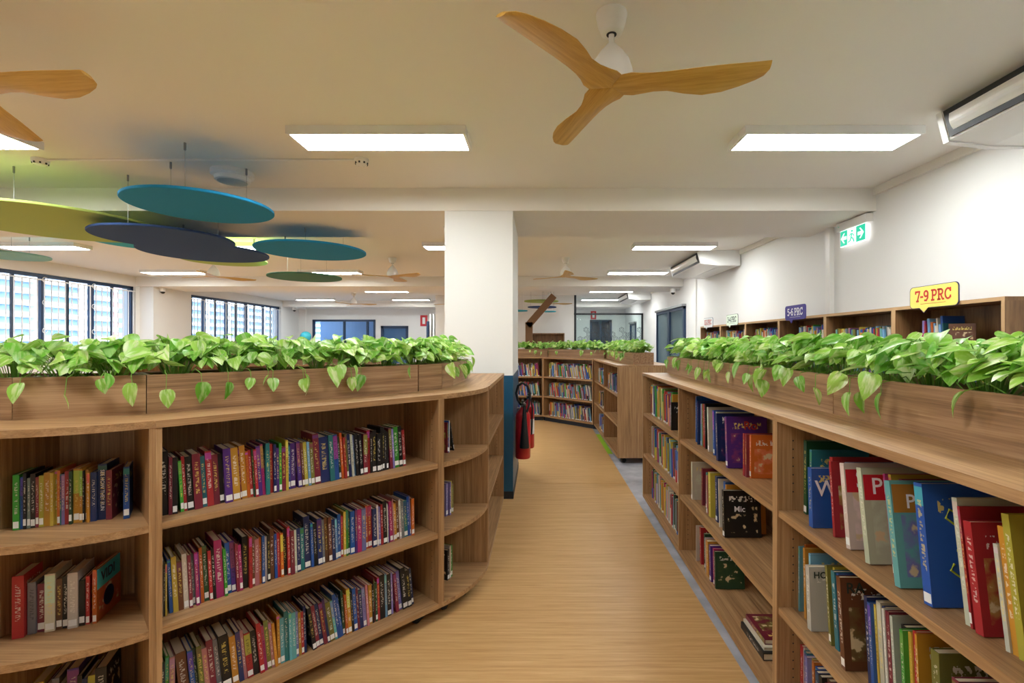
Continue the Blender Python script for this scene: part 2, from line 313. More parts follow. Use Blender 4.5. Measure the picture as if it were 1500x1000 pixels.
def side_glazed(name, label, cat, y0, y1, z0, z1, n_):
    t = thing(name, label, cat); t['kind'] = 'structure'; x = XR
    MB().box(x-.05, x+.02, y0, y1, z1-.06, z1).box(x-.05, x+.02, y0, y1, z0, z0+.06).box(x-.05, x+.02, y0, y0+.07, z0, z1).box(x-.05, x+.02, y1-.07, y1, z0, z1).obj('frame', 'navy_frame', t)
    for k in range(n_):
        a = y0+(y1-y0)*k/n_; c = y0+(y1-y0)*(k+1)/n_
        if k: MB().box(x-.055, x+.01, a-.09, a+.09, z0, z1).obj('mullion', 'navy_frame', t)
        MB().box(x-.02, x-.012, a+.04, c-.04, z0+.04, z1-.04).obj('pane', 'side_glass', t)
    MB().box(x-.09, x+.01, y0-.02, y1+.02, z1, z1+.05).obj('head_trim', 'steel', t); return t
side_glazed('window_5', 'dark blue framed window in the right wall beyond the tall bookcases', 'window', 10.33, 12.76, .9, 2.25, 2)
side_glazed('door_3', 'blue door in the right wall behind the glass partition', 'door', 15.6, 16.5, 0, 2.1, 1)
# glass partition with lace film
gp = thing('glass_partition', 'clear glass partition with black frame and grey lace film', 'partition', (0, 14.62, 0))
MB().box(1.056, 1.12, -.03, .03, 0, ZC).obj('post', 'dark_frame', gp); MB().box(3.1, XR+.01, -.03, .03, 0, 2.35).obj('post', 'dark_frame', gp); MB().box(1.05, XR, -.03, .03, 2.31, 2.36).obj('top_rail', 'dark_frame', gp)
MB().box(1.1, 3.12, -.005, .005, .02, 2.33).obj('pane', 'partition_glass', gp)
mb = MB()
random.seed(3)
for k in range(11):
    for r_ in range(5):
        cx_, cz = 1.24+k*.18+(.09 if r_ % 2 else 0), 1.3+r_*.14
        if r_ == 4 and k % 3 != 1: continue
        if r_ == 3 and k % 3 == 0: continue
        for (rr, wd) in ((.085, .012), (.045, .01)):
            for q in range(6):
                a0, a1 = R(60*q+30), R(60*q+90)
                mb.poly([(cx_+(rr-wd*s_)*math.cos(a), -.008, cz+(rr-wd*s_)*math.sin(a)) for a, s_ in ((a0, 0), (a1, 0), (a1, 1), (a0, 1))])
        for q in range(6):
            a = R(60*q+30); mb.tube([(cx_+.04*math.cos(a), -.008, cz+.04*math.sin(a)), (cx_+.085*math.cos(a), -.008, cz+.085*math.sin(a))], .004, 4)
tag(mb.obj('lace_film', 'film', gp), kind='stuff')
# folding white door beside pillar (far), wall cubby, tree sculpture
fd = thing('folding_partition', 'white folding partition panels stacked against the far wall', 'partition', (-3.75, 16.9, 0))
for k in range(4): MB().box(k*.11, k*.11+.05, -.45, .45, .02, 2.45).obj('panel', 'white_plastic', fd)
MB().box(-.12, -.05, -.4, .4, 0, 2.2).obj('jamb', 'navy_frame', fd)
cb = thing('wall_cubby', 'brown wooden cubby shelf on the white partition wall', 'shelf', (-.25, 14.6, 1.0))
MB().box(0, 1.0, -.28, 0, 0, .03).box(0, 1.0, -.28, 0, .72, .75).box(0, .03, -.28, 0, .03, .72).box(.97, 1.0, -.28, 0, .03, .72).obj('carcass', 'walnut_z', cb); MB().box(.03, .97, -.02, 0, .03, .72).obj('back_panel', 'walnut_z', cb)
tr = thing('tree_sculpture', 'brown wooden tree post with one slanted branch', 'sculpture', (-.244, 11.45, 0))
MB().box(-.085, .085, -.075, .075, 0, 1.95).obj('trunk', 'tree_brown', tr)
MB().box(-.08, .08, -.075, .075, -.05, .9, T=Matrix.Translation((0, 0, 1.9)) @ Matrix.Rotation(R(41), 4, 'Y')).obj('branch', 'tree_brown', tr)

# ---------------------------------------------------------------- ceiling lights
def light_proto():
    t = thing('ceiling_light', 'white rectangular LED ceiling light with glowing panel', 'ceiling light', group='rectangular ceiling lights')
    MB().box(-.6, .6, -.15, .15, -.05, .0).obj('housing', 'white_metal', t)
    MB().box(-.6, .6, -.15, -.132, -.056, -.05).box(-.6, .6, .132, .15, -.056, -.05).box(-.6, -.58, -.132, .132, -.056, -.05).box(.58, .6, -.132, .132, -.056, -.05).obj('rim', 'white_metal', t)
    MB().box(-.58, .58, -.132, .132, -.054, -.0502).obj('diffuser', 'diffuser', t)
    MB().box(-.604, -.6, -.05, .05, -.04, -.01).box(.6, .604, -.05, .05, -.04, -.01).obj('end_cap', 'white_plastic', t)
    return t
lp = light_proto(); first = True
# panels seen in the photograph, plus the same grid carried on over the viewpoint (named _offscreen)
GRID = {1.97: (.77, 3.35, 7.07, 9.65, 13.15, 15.7), -1.09: (.77, 3.35, 7.07), -4.18: (.77, 3.33, 7.07, 9.65, 13.15, 15.7), -7.3: (.77, 3.35, 7.07, 9.65, 15.7)}
ROWS = ((.77, 'level with the leaning picture books'), (3.35, 'just before the pillar beam'), (7.07, 'just past the pillar beam'), (9.65, 'just before the second beam'), (13.15, 'just past the second beam'), (15.7, 'before the far wall beam'))
for x, ys in GRID.items():
    for y in ys:
        o = lp if first else copy_tree(lp); first = False
        o['label'] = 'white LED panel light '+{1.97: 'near the right wall', -1.09: 'in line with the pillar', -4.18: 'in line with the discs', -7.3: 'along the barred windows'}[x]+', '+min(ROWS, key=lambda r_: abs(r_[0]-y))[1]
        o.location = (x, y, ZC)
        if PX+F*(x+.6)/(y+.15) < 0 or PY-F*(ZC-.06-H)/(y+.15) < 0: o.name = 'ceiling_light_offscreen'
        elif o.name.startswith('ceiling_light_off'): o.name = 'ceiling_light'
# ---------------------------------------------------------------- fans
def fan_proto():
    t = thing('ceiling_fan', 'white ceiling fan with three pale wooden blades', 'ceiling fan', group='three-bladed ceiling fans')
    MB().lathe([(.04, -.09), (.046, -.086), (.06, -.05), (.068, -.012), (.068, 0)], 32).obj('canopy', 'white_plastic', t, True)
    MB().lathe([(.022, -.092), (.024, -.085)], 20).obj('rod_seal', 'black', t)
    MB().lathe([(.0125, -.145), (.0125, -.06)], 16).obj('rod', 'white_plastic', t, True)
    MB().lathe([(.085, -.312), (.094, -.285), (.092, -.255), (.078, -.21), (.052, -.172), (.033, -.15), (.022, -.137)], 32).obj('motor_housing', 'white_plastic', t, True)
    SEC = [(.0, .001, .001, 0), (.05, .085, .085, 0), (.09, .09, .086, -2), (.13, .08, .07, -4), (.18, .07, .058, -6), (.24, .072, .052, -8), (.31, .098, .050, -10), (.39, .118, .049, -11), (.47, .112, .047, -11), (.54, .092, .045, -10), (.60, .066, .043, -9), (.63, .044, .042, -9), (.645, .012, .041, -9)]
    me = None
    for k, a in enumerate((107, -13, -133)):
        if me is None:
            m_ = MB(); NS = 6
            for side in (0, 1):
                for r_, lo, hi, tw in SEC:
                    for q in range(NS+1):
                        s_ = q/NS; yy = -hi+(hi+lo)*s_; th = .011*(1-(2*s_-1)**2)**.5+.002
                        zz = yy*math.tan(R(tw))+(th/2 if side else -th/2)
                        m_.v.append((r_, yy, zz))
            n1 = len(SEC)*(NS+1)
            for i in range(len(SEC)-1):
                for q in range(NS):
                    a_ = i*(NS+1)+q; f = (a_, a_+NS+1, a_+NS+2, a_+1); m_.f.append(tuple(reversed(f))); m_.f.append(tuple(n1+z for z in f)); m_.m += [0, 0]
                for q, fl in ((0, 0), (NS, 1)):
                    a_ = i*(NS+1)+q; f = (a_, a_+NS+1, n1+a_+NS+1, n1+a_); m_.f.append(f if not fl else tuple(reversed(f))); m_.m.append(0)
            a_ = (len(SEC)-1)*(NS+1)
            for q in range(NS): m_.f.append((a_+q, a_+q+1, n1+a_+q+1, n1+a_+q)); m_.m.append(0)
            me = m_.mesh('blade', 'fan_wood', True)
        link('blade', me, t, (0, 0, -.318), R(a))
    return t
fp = fan_proto()
for i, (x, y, rz, s_) in enumerate([(.318, 2.12, 0, 1), (-2.55, 2.1, R(8), 1), (-2.5, 8.2, R(100), 1), (.45, 8.2, R(-78), 1), (-5.55, 8.2, R(-60), 1), (-5.4, 14.0, R(20), 1), (.31, 13.92, R(3), 1), (-2.5, 13.9, R(50), 1)]):
    o = fp if i == 0 else copy_tree(fp); o['label'] = 'white ceiling fan with three wooden blades '+['above the aisle before the pillar beam', 'beside the conduit and lime disc', 'past the discs, left of the pillar', 'past the pillar above the far aisle', 'behind the navy discs', 'before the blue framed far window', 'behind the tree sculpture', 'past the second beam behind the pillar'][i]; o.location = (x, y, ZC); o.rotation_euler = (0, 0, rz)
# ---------------------------------------------------------------- air conditioners along the right wall
def ac_proto():
    t = thing('air_conditioner', 'white ceiling-mounted air conditioner with black slotted outlet', 'air conditioner', group='air conditioners along the right wall')
    L = 1.6; T = Matrix(((0, 1, 0, 0), (0, 0, 1, 0), (1, 0, 0, 0), (0, 0, 0, 1)))   # prism (a,b,extrude)->(y?,..): local y=a, z=b, x=extrude
    P = [(0, -.03), (.045, -.2), (.3, -.235), (.66, -.235), (.66, 0), (.05, 0)]
    T2 = Matrix(((1, 0, 0, 0), (0, 0, 1, 0), (0, 1, 0, 0), (0, 0, 0, 1)))            # (a,b,e)->(x=a, y=e, z=b)
    MB().prism([p for p in reversed(P)], .04, L-.04, T=T2).obj('body', 'white_plastic', t)
    for e in (0, L-.04): MB().prism([p for p in reversed([(-.008, -.025), (.04, -.21), (.3, -.242), (.655, -.24), (.655, 0), (.05, 0)])], e, e+.04, T=T2).obj('end_cap', 'white_metal', t)
    TT = Matrix.Translation((-.006, 0, -.045)) @ Matrix.Rotation(R(-14.8), 4, 'Y')
    MB().box(-.004, .012, .06, L-.06, -.15, .012, T=TT).obj('outlet', 'black', t)
    fl = MB()
    for k in range(6):
        z0, z1 = -.118+k*.0165, -.118+(k+1)*.0165; b0, b1 = [-.012*math.sin(math.pi*q/6) for q in (k, k+1)]
        fl.poly([tuple(TT @ Vector(p)) for p in ((b0-.008, .085, z0), (b1-.008, .085, z1), (b1-.008, L-.1, z1), (b0-.008, L-.1, z0))][::-1])
    fl.obj('flap', 'white_plastic', t, True)
    for k in range(12): MB().box(.36, .63, .2+k*.1, .26+k*.1, -.243, -.234).obj('grille_slat', 'white_metal', t)
    MB().box(.655, .672, .03, L-.03, -.22, 0).obj('wall_bracket', 'steel', t)
    return t
ap = ac_proto()
for i, y in enumerate((1.4, 7.5, 13.5)):
    o = ap if i == 0 else copy_tree(ap); o['label'] = 'white ceiling air conditioner with black slotted outlet '+['above the yellow sign', 'beyond the exit sign', 'over the glass partition'][i]; o.location = (2.478, y, ZC)
# ---------------------------------------------------------------- hanging acoustic discs
def disc(label, matn, x, y, z, r, clear=None, wires=3, edge=.022, group='round acoustic ceiling discs', ph=0):
    t = thing('acoustic_disc', label, 'ceiling disc', (x, y, z), 0, group)
    MB().lathe([(r-.004, -edge/2), (r, -edge/2+.004), (r, edge/2-.004), (r-.004, edge/2)], 64).obj('panel', matn, t, True)
    for k in range(wires):
        a = ph+2*math.pi*k/wires; q = .62*r
        if clear: a = math.atan2(y-clear[1], x-clear[0])+R((0, 98, -98)[k]); q = .8*r
        px_, py_ = q*math.cos(a), q*math.sin(a); top = ZC-z
        if any(b0 < y+py_ < b1 for b0, b1 in BEAMS): top = ZB-z
        MB().tube([(px_, py_, edge/2-.002), (px_, py_, top-.05)], .0015, 4).obj('wire', 'wire', t); MB().lathe([(.006, top-.055), (.008, top-.05), (.008, top+.002)], 10, T=Matrix.Translation((px_, py_, 0))).obj('ceiling_anchor', 'steel', t)
for a in [('teal acoustic disc hanging below the round ceiling speaker', 'teal_felt', -2.65, 3.78, H+1.07, .50), ('largest lime acoustic disc, hanging below a smoke detector', 'lime_felt', -4.45, 4.43, H+1.1, .81),
          ('dark navy acoustic disc overlapping the lime disc', 'navy_felt', -3.57, 4.6, H+1.0, .563, (-4.45, 4.43)), ('dark navy acoustic disc hanging behind the other navy disc', 'navy_felt', -3.92, 5.66, H+1.06, .651, (-4.5, 5.5)),
          ('teal acoustic disc hanging alone under the wide beam', 'teal_felt', -2.6, 5.5, H+1.05, .586), ('small dark green acoustic disc under a ceiling light', 'green_felt', -3.57, 7.34, H+1.0, .52),
          ('turquoise acoustic disc mostly hidden behind the navy discs', 'turq_felt', -4.5, 5.5, H+1.16, .546), ('small lime acoustic disc behind the second navy disc', 'lime_felt', -4.4, 6.72, H+1.16, .53, (-4.3, 7.3)),
          ('pale teal acoustic disc hanging beside the barred window', 'pale_teal_felt', -7.0, 6.33, H+1.15, .42), ('lime acoustic disc above the tree sculpture', 'lime_felt', .054, 12.74, H+1.1, .453),
          ('navy acoustic disc above the tree sculpture', 'navy_felt', .069, 12.15, H+.9, .363, (.054, 12.74)), ('small turquoise acoustic disc lowest above the wall cubby', 'turq_felt', .263, 13.25, H+.86, .2, (.054, 12.74)), ('turquoise acoustic disc behind the white pillar', 'turq_felt', -.62, 13.2, H+.88, .3)]:
    disc(*a, ph=len(a[0])*.7)
# ---------------------------------------------------------------- ceiling odds and ends
def smoke(x, y, label):
    t = thing('smoke_detector', label, 'smoke detector', (x, y, ZC))
    MB().lathe([(.03, -.05), (.042, -.045), (.048, -.03), (.055, -.022), (.055, 0)], 24).obj('body', 'white_plastic', t, True)
    for k in range(8): MB().box(.04, .05, -.006, .006, -.043, -.03, T=Matrix.Rotation(k*math.pi/4, 4, 'Z')).obj('vent', 'dark_frame', t)
smoke(-3.93, 3.79, 'small white smoke detector at the end of the conduit by the lime disc'); smoke(-1.4, 3.79, 'small white smoke detector at the conduit end near the pillar beam')
tag(MB().tube([(-3.9, 3.79, ZC-.008), (-1.43, 3.79, ZC-.008)], .009, 8).obj('conduit', 'white_plastic', smooth=True), 'thin white conduit joining two smoke detectors on the ceiling', 'conduit')
t = thing('ceiling_speaker', 'round white surface-mounted ceiling speaker above the teal disc', 'speaker', (-2.6, 4.08, ZC))
MB().lathe([(.115, -.085), (.13, -.08), (.135, -.05), (.16, -.035), (.16, 0)], 32).obj('body', 'white_plastic', t, True); MB().lathe([(.095, -.09), (.112, -.086), (.112, -.08)], 32).obj('grille', 'speaker_grey', t, True)
def dome(x, y, z, label, side=None):
    t = thing('security_camera', label, 'camera', (x, y, z)); MB().lathe([(.05, -.09), (.062, -.07), (.062, 0)], 20).obj('housing', 'white_plastic', t, True)
    MB().lathe([(.005, -.135), (.03, -.125), (.045, -.1), (.048, -.088)], 20).obj('dome', 'lens', t, True)
    if side: MB().box(*side).obj('bracket', 'white_plastic', t)
dome(3.0, 10.8, ZB-.02, 'white dome security camera near the right wall window', (-.02, .15, -.02, .02, -.03, .021))
dome(-8.45, 10.8, ZB, 'white dome security camera on the pier between barred windows', (-.06, .06, -.06, .06, -.01, .005))
dome(-.96, 5.15, ZB, 'white dome security camera behind the white pillar', (-.06, .06, -.06, .06, -.01, .005))
dome(-8.6, 16.9, ZB, 'white dome security camera in the far window corner', (-.06, .06, -.06, .06, -.01, .005))
t = thing('pendant_globe', 'turquoise globe hanging on a cord before the far wall', 'pendant', (-8.13, 16.75, 1.68))
MB().lathe([(.18*math.sin(math.pi*k/16), -.18*math.cos(math.pi*k/16)) for k in range(17)], 28).obj('globe', 'turquoise', t, True); MB().tube([(0, 0, .17), (0, 0, ZB-1.68)], .006, 6).obj('cord', 'white_plastic', t)
t = thing('extinguisher_sign', 'small red extinguisher sign on the far wall', 'sign', (-4.22, Y1, 2.27))
MB().box(-.13, .13, -.012, 0, -.2, .2).obj('plate', 'red_sign', t); MB().box(-.05, .05, -.016, -.01, -.12, .12).obj('pictogram', 'label_white', t)
t = thing('extinguisher_sign', 'red extinguisher sign above the door behind the glass partition', 'sign', (1.98, Y1, 2.47)); MB().box(-.1, .1, -.012, 0, -.15, .15).obj('plate', 'red_sign', t); MB().box(-.04, .04, -.016, -.01, -.09, .09).obj('pictogram', 'label_white', t)
for i, (y, z0, z1) in enumerate([(5.18, 1.0, ZB)]):
    tag(MB().box(XR-.05, XR, y-.04, y+.04, z0, z1).obj('wall_conduit', 'white_plastic'), 'white vertical cable trunking beside the exit sign', 'conduit')
tag(MB().box(XR-.03, XR, 9.6, 9.66, 1.0, ZC).obj('wall_conduit', 'white_plastic'), 'white vertical conduit beside the blue framed window', 'conduit')
# exit sign on right wall: blade plane faces the room (-X)
t = thing('exit_sign', 'green and white running man exit sign under the beam', 'exit sign', (XR-.03, 4.78, 2.46))
MB().box(-.035, .03, -.24, .22, .145, .225).obj('housing', 'white_plastic', t)
MB().box(-.012, .004, -.2, .19, -.02, .145).obj('panel', 'exit_white', t)
def yz(pts, x=-.0135): return [(x, p[0], p[1]) for p in pts]
MB().poly(yz([(.185, -.012), (.185, .14), (.075, .14), (.075, -.012)])).obj('green_field', 'exit_green', t); MB().poly(yz([(-.06, -.012), (-.06, .14), (-.195, .14), (-.195, -.012)])).obj('green_field', 'exit_green', t)
def arrow(cy, d): return yz([(cy+d*p[0], .064+p[1]) for p in ((.045, 0), (.0, .05), (-.018, .05), (.012, .016), (-.045, .016), (-.045, -.016), (.012, -.016), (-.018, -.05), (0, -.05))], -.0145)
MB().poly(arrow(.13, 1)).obj('arrow', 'exit_white', t); MB().poly(arrow(-.128, -1)).obj('arrow', 'exit_white', t)
MB().tube(yz([(.005, .085), (.015, .05), (.03, .02), (.06, .012)]), .006, 6).tube(yz([(.012, .05), (-.015, .035), (-.03, 0)]), .006, 6).tube(yz([(.04, .07), (.02, .09), (-.005, .085), (-.03, .06)]), .005, 6).tube(yz([(0, .118), (-.002, .104)]), .011, 8).obj('running_figure', 'exit_green', t)
MB().lathe([(.004, -.003), (.004, .003)], 8, T=Matrix.Translation((-.037, .18, .19))).obj('indicator_lamp', 'exit_green', t)

# ---------------------------------------------------------------- bookcases
ZT, Z1, Z2, ZBASE = 1.19, .83, .465, .10      # top of case, upper shelf, lower shelf, base board (top faces)
cast_f = MB().box(-.012, .012, -.03, .03, .03, .075).box(-.03, .03, -.03, .03, .069, .076).mesh('caster', 'black'); cast_w = MB().lathe([(.024, -.016), (.03, -.012), (.03, .012), (.024, .016)], 18, T=Matrix.Translation((0, .012, .03)) @ Matrix.Rotation(R(90), 4, 'Y')).mesh('wheel', 'rubber', True)
def caster(t, x, y): c = link('caster', cast_f, t, (x, y, 0), .5); link('wheel', cast_w, c)
P = .018
def pins(t, xs, y0=.06, y1=.28):
    m_ = MB()
    for x, s_ in xs:
        for y in (y0, y1):
            for lo in (.14, .5, .87):
                for k in range(7):
                    z = lo+.03+k*.032; m_.poly([(x+s_*.0006, y-.0025, z-.0025), (x+s_*.0006, y+.0025, z-.0025), (x+s_*.0006, y+.0025, z+.0025), (x+s_*.0006, y-.0025, z+.0025)])
    tag(m_.obj('pin_holes', 'tape_black', t), kind='stuff')
def bookcase(label, org, deg, bays, depth=.7, plinth=False, pin=True):
    """double-sided low bookcase; org = front left floor corner, local x along the front, y into the case"""
    t = thing('bookcase', label, 'bookcase', (org[0], org[1], 0), R(deg)); W = sum(bays)
    MB().box(0, P, 0, depth, .075, ZT-.025).obj('side_panel', 'wood_z', t); MB().box(W-P, W, 0, depth, .075, ZT-.025).obj('side_panel', 'wood_z', t)
    MB().box(0, W, -.004, depth, ZT-.025, ZT).obj('top', 'wood_x', t); MB().box(P, W-P, 0, depth, .075, ZBASE).obj('base', 'wood_x', t)
    MB().box(P, W-P, depth/2-.006, depth/2+.006, ZBASE, ZT-.025).obj('back_panel', 'wood_z', t)
    x = 0; xs = [(P, 1), (W-P, -1)]
    for i, b_ in enumerate(bays):
        a, c = x+(P if i == 0 else P/2), x+b_-(P if i == len(bays)-1 else P/2)
        if i: MB().box(x-P/2, x+P/2, 0, depth, ZBASE, ZT-.025).obj('divider', 'wood_z', t); xs += [(x-P/2, -1), (x+P/2, 1)]
        for z in (Z1, Z2):
            MB().box(a, c, .006, depth/2-.006, z-.025, z).obj('shelf', 'wood_x', t); MB().box(a, c, depth/2+.006, depth-.006, z-.025, z).obj('shelf', 'wood_x', t)
        x += b_
    if plinth: MB().box(.0, W, .04, depth-.04, 0, .076).obj('plinth', 'plinth', t)
    else:
        for q in ([.09, W-.09] if W < 1.5 else [.09, W/2, W-.09]):
            for y in (.08, depth-.08): caster(t, q, y)
    if pin: pins(t, xs)
    return t
def sector_case(label, cen, r, a0, a1):
    """rounded corner bookcase: a wedge with curved open shelves"""
    t = thing('corner_bookcase', label, 'bookcase', (cen[0], cen[1], 0)); N = 14
    arc = lambda rr, n_=N, e=0: [(rr*math.cos(R(a0+e+(a1-a0-2*e)*k/n_)), rr*math.sin(R(a0+e+(a1-a0-2*e)*k/n_))) for k in range(n_+1)]
    rb = .34
    full = [(0, 0)]+arc(r); shelf = arc(rb, 1)[::-1]+arc(r-.004)
    MB().prism(full, ZT-.025, ZT).obj('top', 'wood_x', t); MB().prism(full, .075, ZBASE).obj('base', 'wood_x', t)
    for z in (Z1, Z2): MB().prism([p for p in shelf], z-.025, z).obj('shelf', 'wood_x', t)
    for a, s_ in ((a0, 1), (a1, -1)):
        T = Matrix.Rotation(R(a), 4, 'Z'); MB().box(.03, r-.002, 0 if s_ > 0 else -P, P if s_ > 0 else 0, ZBASE, ZT-.025, T=T).obj('side_panel', 'wood_z', t)
    b_ = arc(rb, 1); MB().prism([b_[0], b_[1], (b_[1][0]*.96, b_[1][1]*.96), (b_[0][0]*.96, b_[0][1]*.96)], ZBASE, ZT-.025).obj('back_panel', 'wood_z', t)
    for a in (a0+7, (a0+a1)/2, a1-7): caster(t, (r-.08)*math.cos(R(a)), (r-.08)*math.sin(R(a)))
    caster(t, .17*math.cos(R((a0+a1)/2)), .17*math.sin(R((a0+a1)/2)))
    return t
DA = 46.07                                              # heading of the slanted case
u = Vector((math.cos(R(DA)), math.sin(R(DA)))); nrm = Vector((-u.y, u.x)); P0 = Vector((-1.331, 1.67)); WD_ = 1.18
P1 = P0+u*WD_; C1 = P1+nrm*.7; C2 = P0+nrm*.7
bookcase('slanted low bookcase with three packed shelves of paperbacks beside the aisle', P0, DA, [WD_])
sector_case('rounded corner bookcase with few books next to the white pillar', C1, .7, DA-90, 0)
sector_case('rounded corner bookcase with thin readers joining the slanted bookcase', C2, .7, -90, DA-90)
bookcase('empty low bookcase ending at the white pillar', (C1.x+.7, C1.y), 90, [1.28])
bookcase('low bookcase continuing beyond the rounded corner', (C2.x-1.2, C2.y-.7), 0, [1.2], pin=False)
RA = -90.9
ru = Vector((math.cos(R(RA)), math.sin(R(RA)))); rn = Vector((-ru.y, ru.x)); RP = Vector((.935, 4.355))
R1W = [1.185, 1.34]; R2W = [1.19, 1.28]
bookcase('long low bookcase with picture books on the grey floor', RP, RA, R1W)
RQ = RP+ru*sum(R1W)
bookcase('low bookcase of tall leaning picture books beyond the double panel', RQ, RA, R2W)
GA = -89.55
bookcase('half empty low bookcase on casters with lime floor strip in front', (.922, 8.11), GA, [1.16, 1.17], pin=False)
BA = -47; bu = Vector((math.cos(R(BA)), math.sin(R(BA)))); BP = Vector((.907, 8.14))-bu*1.23
bookcase('angled far bookcase on dark plinth facing down the aisle', BP, BA, [1.23], .7, True, False)
bookcase('far bookcase on dark plinth behind the fire extinguishers', (BP.x-1.2, BP.y+.0), 0, [1.2], .7, True, False)
for k, x in enumerate((-5.3, -3.7)): bookcase(['low bookcase in mid room nearer the barred windows', 'low bookcase in mid room behind the slanted bookcase'][k], (x, 6.0), 0, [1.6], .7, False, False)
# tall wall bookcases along the right wall: front face looks to -X
WU = [8.51-(8.51-2.946)*k/6 for k in range(7)]; XF = 2.85; WN = ['first', 'second', 'third', 'fourth', 'fifth', 'sixth']
def wall_case(i):
    y1, y0 = WU[i], WU[i+1]; W = y1-y0; D = XR-XF
    t = thing('tall_bookcase', f'tall walnut bookcase against white wall, {WN[i]} from the blue framed window', 'bookcase', (XF, y1, 0), R(-90), 'tall bookcases along the right wall')
    MB().box(0, .022, 0, D, 0, 1.72).obj('side_panel', 'walnut_z', t); MB().box(W-.022, W, 0, D, 0, 1.72).obj('side_panel', 'walnut_z', t)
    MB().box(0, W, 0, D, 1.72, 1.745).obj('top', 'walnut_z', t); MB().box(.022, W-.022, D-.012, D, .08, 1.72).obj('back_panel', 'walnut_z', t); MB().box(.022, W-.022, .03, D, 0, .08).obj('plinth', 'plinth', t)
    MB().box(0, W, -.002, 0, 1.72, 1.745).box(0, .022, -.002, 0, 0, 1.72).box(W-.022, W, -.002, 0, 0, 1.72).obj('edge_band', 'edge_band', t)
    for z in (.1, .42, .75, 1.08, 1.405): s = MB().box(.022, W-.022, .01, D-.012, z-.025, z).obj('shelf', 'walnut_z', t); MB().box(.022, W-.022, .008, .01, z-.025, z).obj('edge_band', 'edge_band', s)
for i in range(6): wall_case(i)
# speech-bubble signs standing on the tall cases
def slab_mesh(txt, hgt, matn):
    """flat slab-serif capitals and figures drawn as broad strokes, centred on the origin"""
    arc = lambda cx_, cy_, rx, ry, a0, a1, n_=10: [(cx_+rx*math.cos(R(a0+(a1-a0)*k/n_)), cy_+ry*math.sin(R(a0+(a1-a0)*k/n_))) for k in range(n_+1)]
    G = {'7': ([[(.08, .92), (.58, .92), (.3, .07)], [(.08, .95), (.08, .74)], [(.18, .06), (.44, .06)]], .64), '9': ([arc(.32, .68, .22, .24, 0, 360, 16), [(.54, .68), (.52, .3), (.36, .08), (.14, .1)]], .64),
         '5': ([[(.55, .92), (.15, .92), (.13, .55)], arc(.29, .34, .25, .27, 120, -140, 12)], .64), '6': ([arc(.32, .32, .22, .24, 0, 360, 16), [(.1, .32), (.12, .66), (.3, .92), (.5, .88)]], .64),
         '3': ([arc(.28, .7, .22, .21, 150, -85, 10), arc(.28, .29, .25, .23, 85, -150, 10)], .62), '4': ([[(.46, .06), (.46, .92), (.07, .32), (.64, .32)], [(.32, .06), (.6, .06)]], .68), '2': ([arc(.3, .68, .22, .24, 160, -30, 10)+[(.1, .08), (.56, .08), (.56, .2)]], .64),
         'P': ([[(.2, .06), (.2, .92), (.4, .92)]+arc(.42, .69, .2, .23, 90, -90, 8)+[(.2, .46)], [(.06, .06), (.38, .06)], [(.06, .92), (.3, .92)]], .72), 'R': ([[(.2, .06), (.2, .92), (.4, .92)]+arc(.42, .7, .2, .22, 90, -90, 8)+[(.2, .48)], [(.4, .48), (.62, .06), (.76, .06)], [(.06, .06), (.36, .06)], [(.06, .92), (.3, .92)]], .82),
         'C': ([arc(.4, .49, .31, .43, 35, 325, 16), [(.66, .95), (.66, .68)], [(.66, .3), (.66, .16)]], .78), 'K': ([[(.2, .06), (.2, .92)], [(.62, .92), (.22, .44)], [(.34, .56), (.64, .06)], [(.06, .06), (.34, .06)], [(.06, .92), (.34, .92)], [(.5, .92), (.74, .92)], [(.52, .06), (.76, .06)]], .8), '-': ([[(.06, .42), (.34, .42)]], .4), ' ': ([], .26)}
    tot = sum(G[c][1] for c in txt); x = -tot/2; m_ = MB(); w_ = .08; lay = 0
    for c in txt:
        for st in G[c][0]:
            for p, q in zip(st, st[1:]):
                p, q = Vector(p), Vector(q); d_ = (q-p).normalized(); n_ = Vector((-d_.y, d_.x))*w_; e = d_*w_*.55; lay += 1
                m_.poly([((x+v.x)*hgt*.92, (v.y-.5)*hgt, .0005+(lay % 7)*.00004) for v in (p-e-n_, q+e-n_, q+e+n_, p-e+n_)])
        x += G[c][1]
    return m_.mesh('lettering', matn)
def prc_sign(txt, yc, bg, ink, label, w_=.42, edge='ink_navy'):
    h_ = .155; t = thing('shelf_sign', label, 'sign', (XF-.012, yc, 1.72)); rr = .03; pts = []
    for cx_, cz, a in ((w_/2-rr, h_-rr, 0), (-w_/2+rr, h_-rr, 90), (-w_/2+rr, rr, 180), (w_/2-rr, rr, 270)):
        if a == 270: pts += [(-.12, 0), (-.08, -.035), (-.04, 0)]
        pts += [(cx_+rr*math.cos(R(a+q*18)), cz+rr*math.sin(R(a+q*18))) for q in range(6)]
    T = Matrix(((0, 0, 1, 0), (-1, 0, 0, 0), (0, 1, 0, 0), (0, 0, 0, 1)))    # (a,b,e)->(x=e, y=-a, z=b)
    big = [(p[0]*1.03, (p[1]-.07)*1.05+.07) for p in pts]
    MB().prism(big, 0, .004, T=T).obj('backing', edge, t); MB().prism(pts, -.002, .002, T=T).obj('face', bg, t)
    me = slab_mesh(txt, .082, ink); o = link('lettering', me, t); o.matrix_local = Matrix.Translation((-.003, 0, .086)) @ Matrix(((0, 0, -1, 0), (-1, 0, 0, 0), (0, 1, 0, 0), (0, 0, 0, 1)))
    MB().box(-.0035, -.002, -.11, .11, .026, .0285).obj('underline', ink, t); MB().box(.003, .0098, -.03, .03, .0, .029).box(.003, .04, -.03, .03, .0252, .029).obj('clip', 'white_plastic', t)
prc_sign('7-9 PRC', 3.47, 'sign_yellow', 'ink_red', 'yellow speech-bubble shelf sign with red 7-9 PRC')
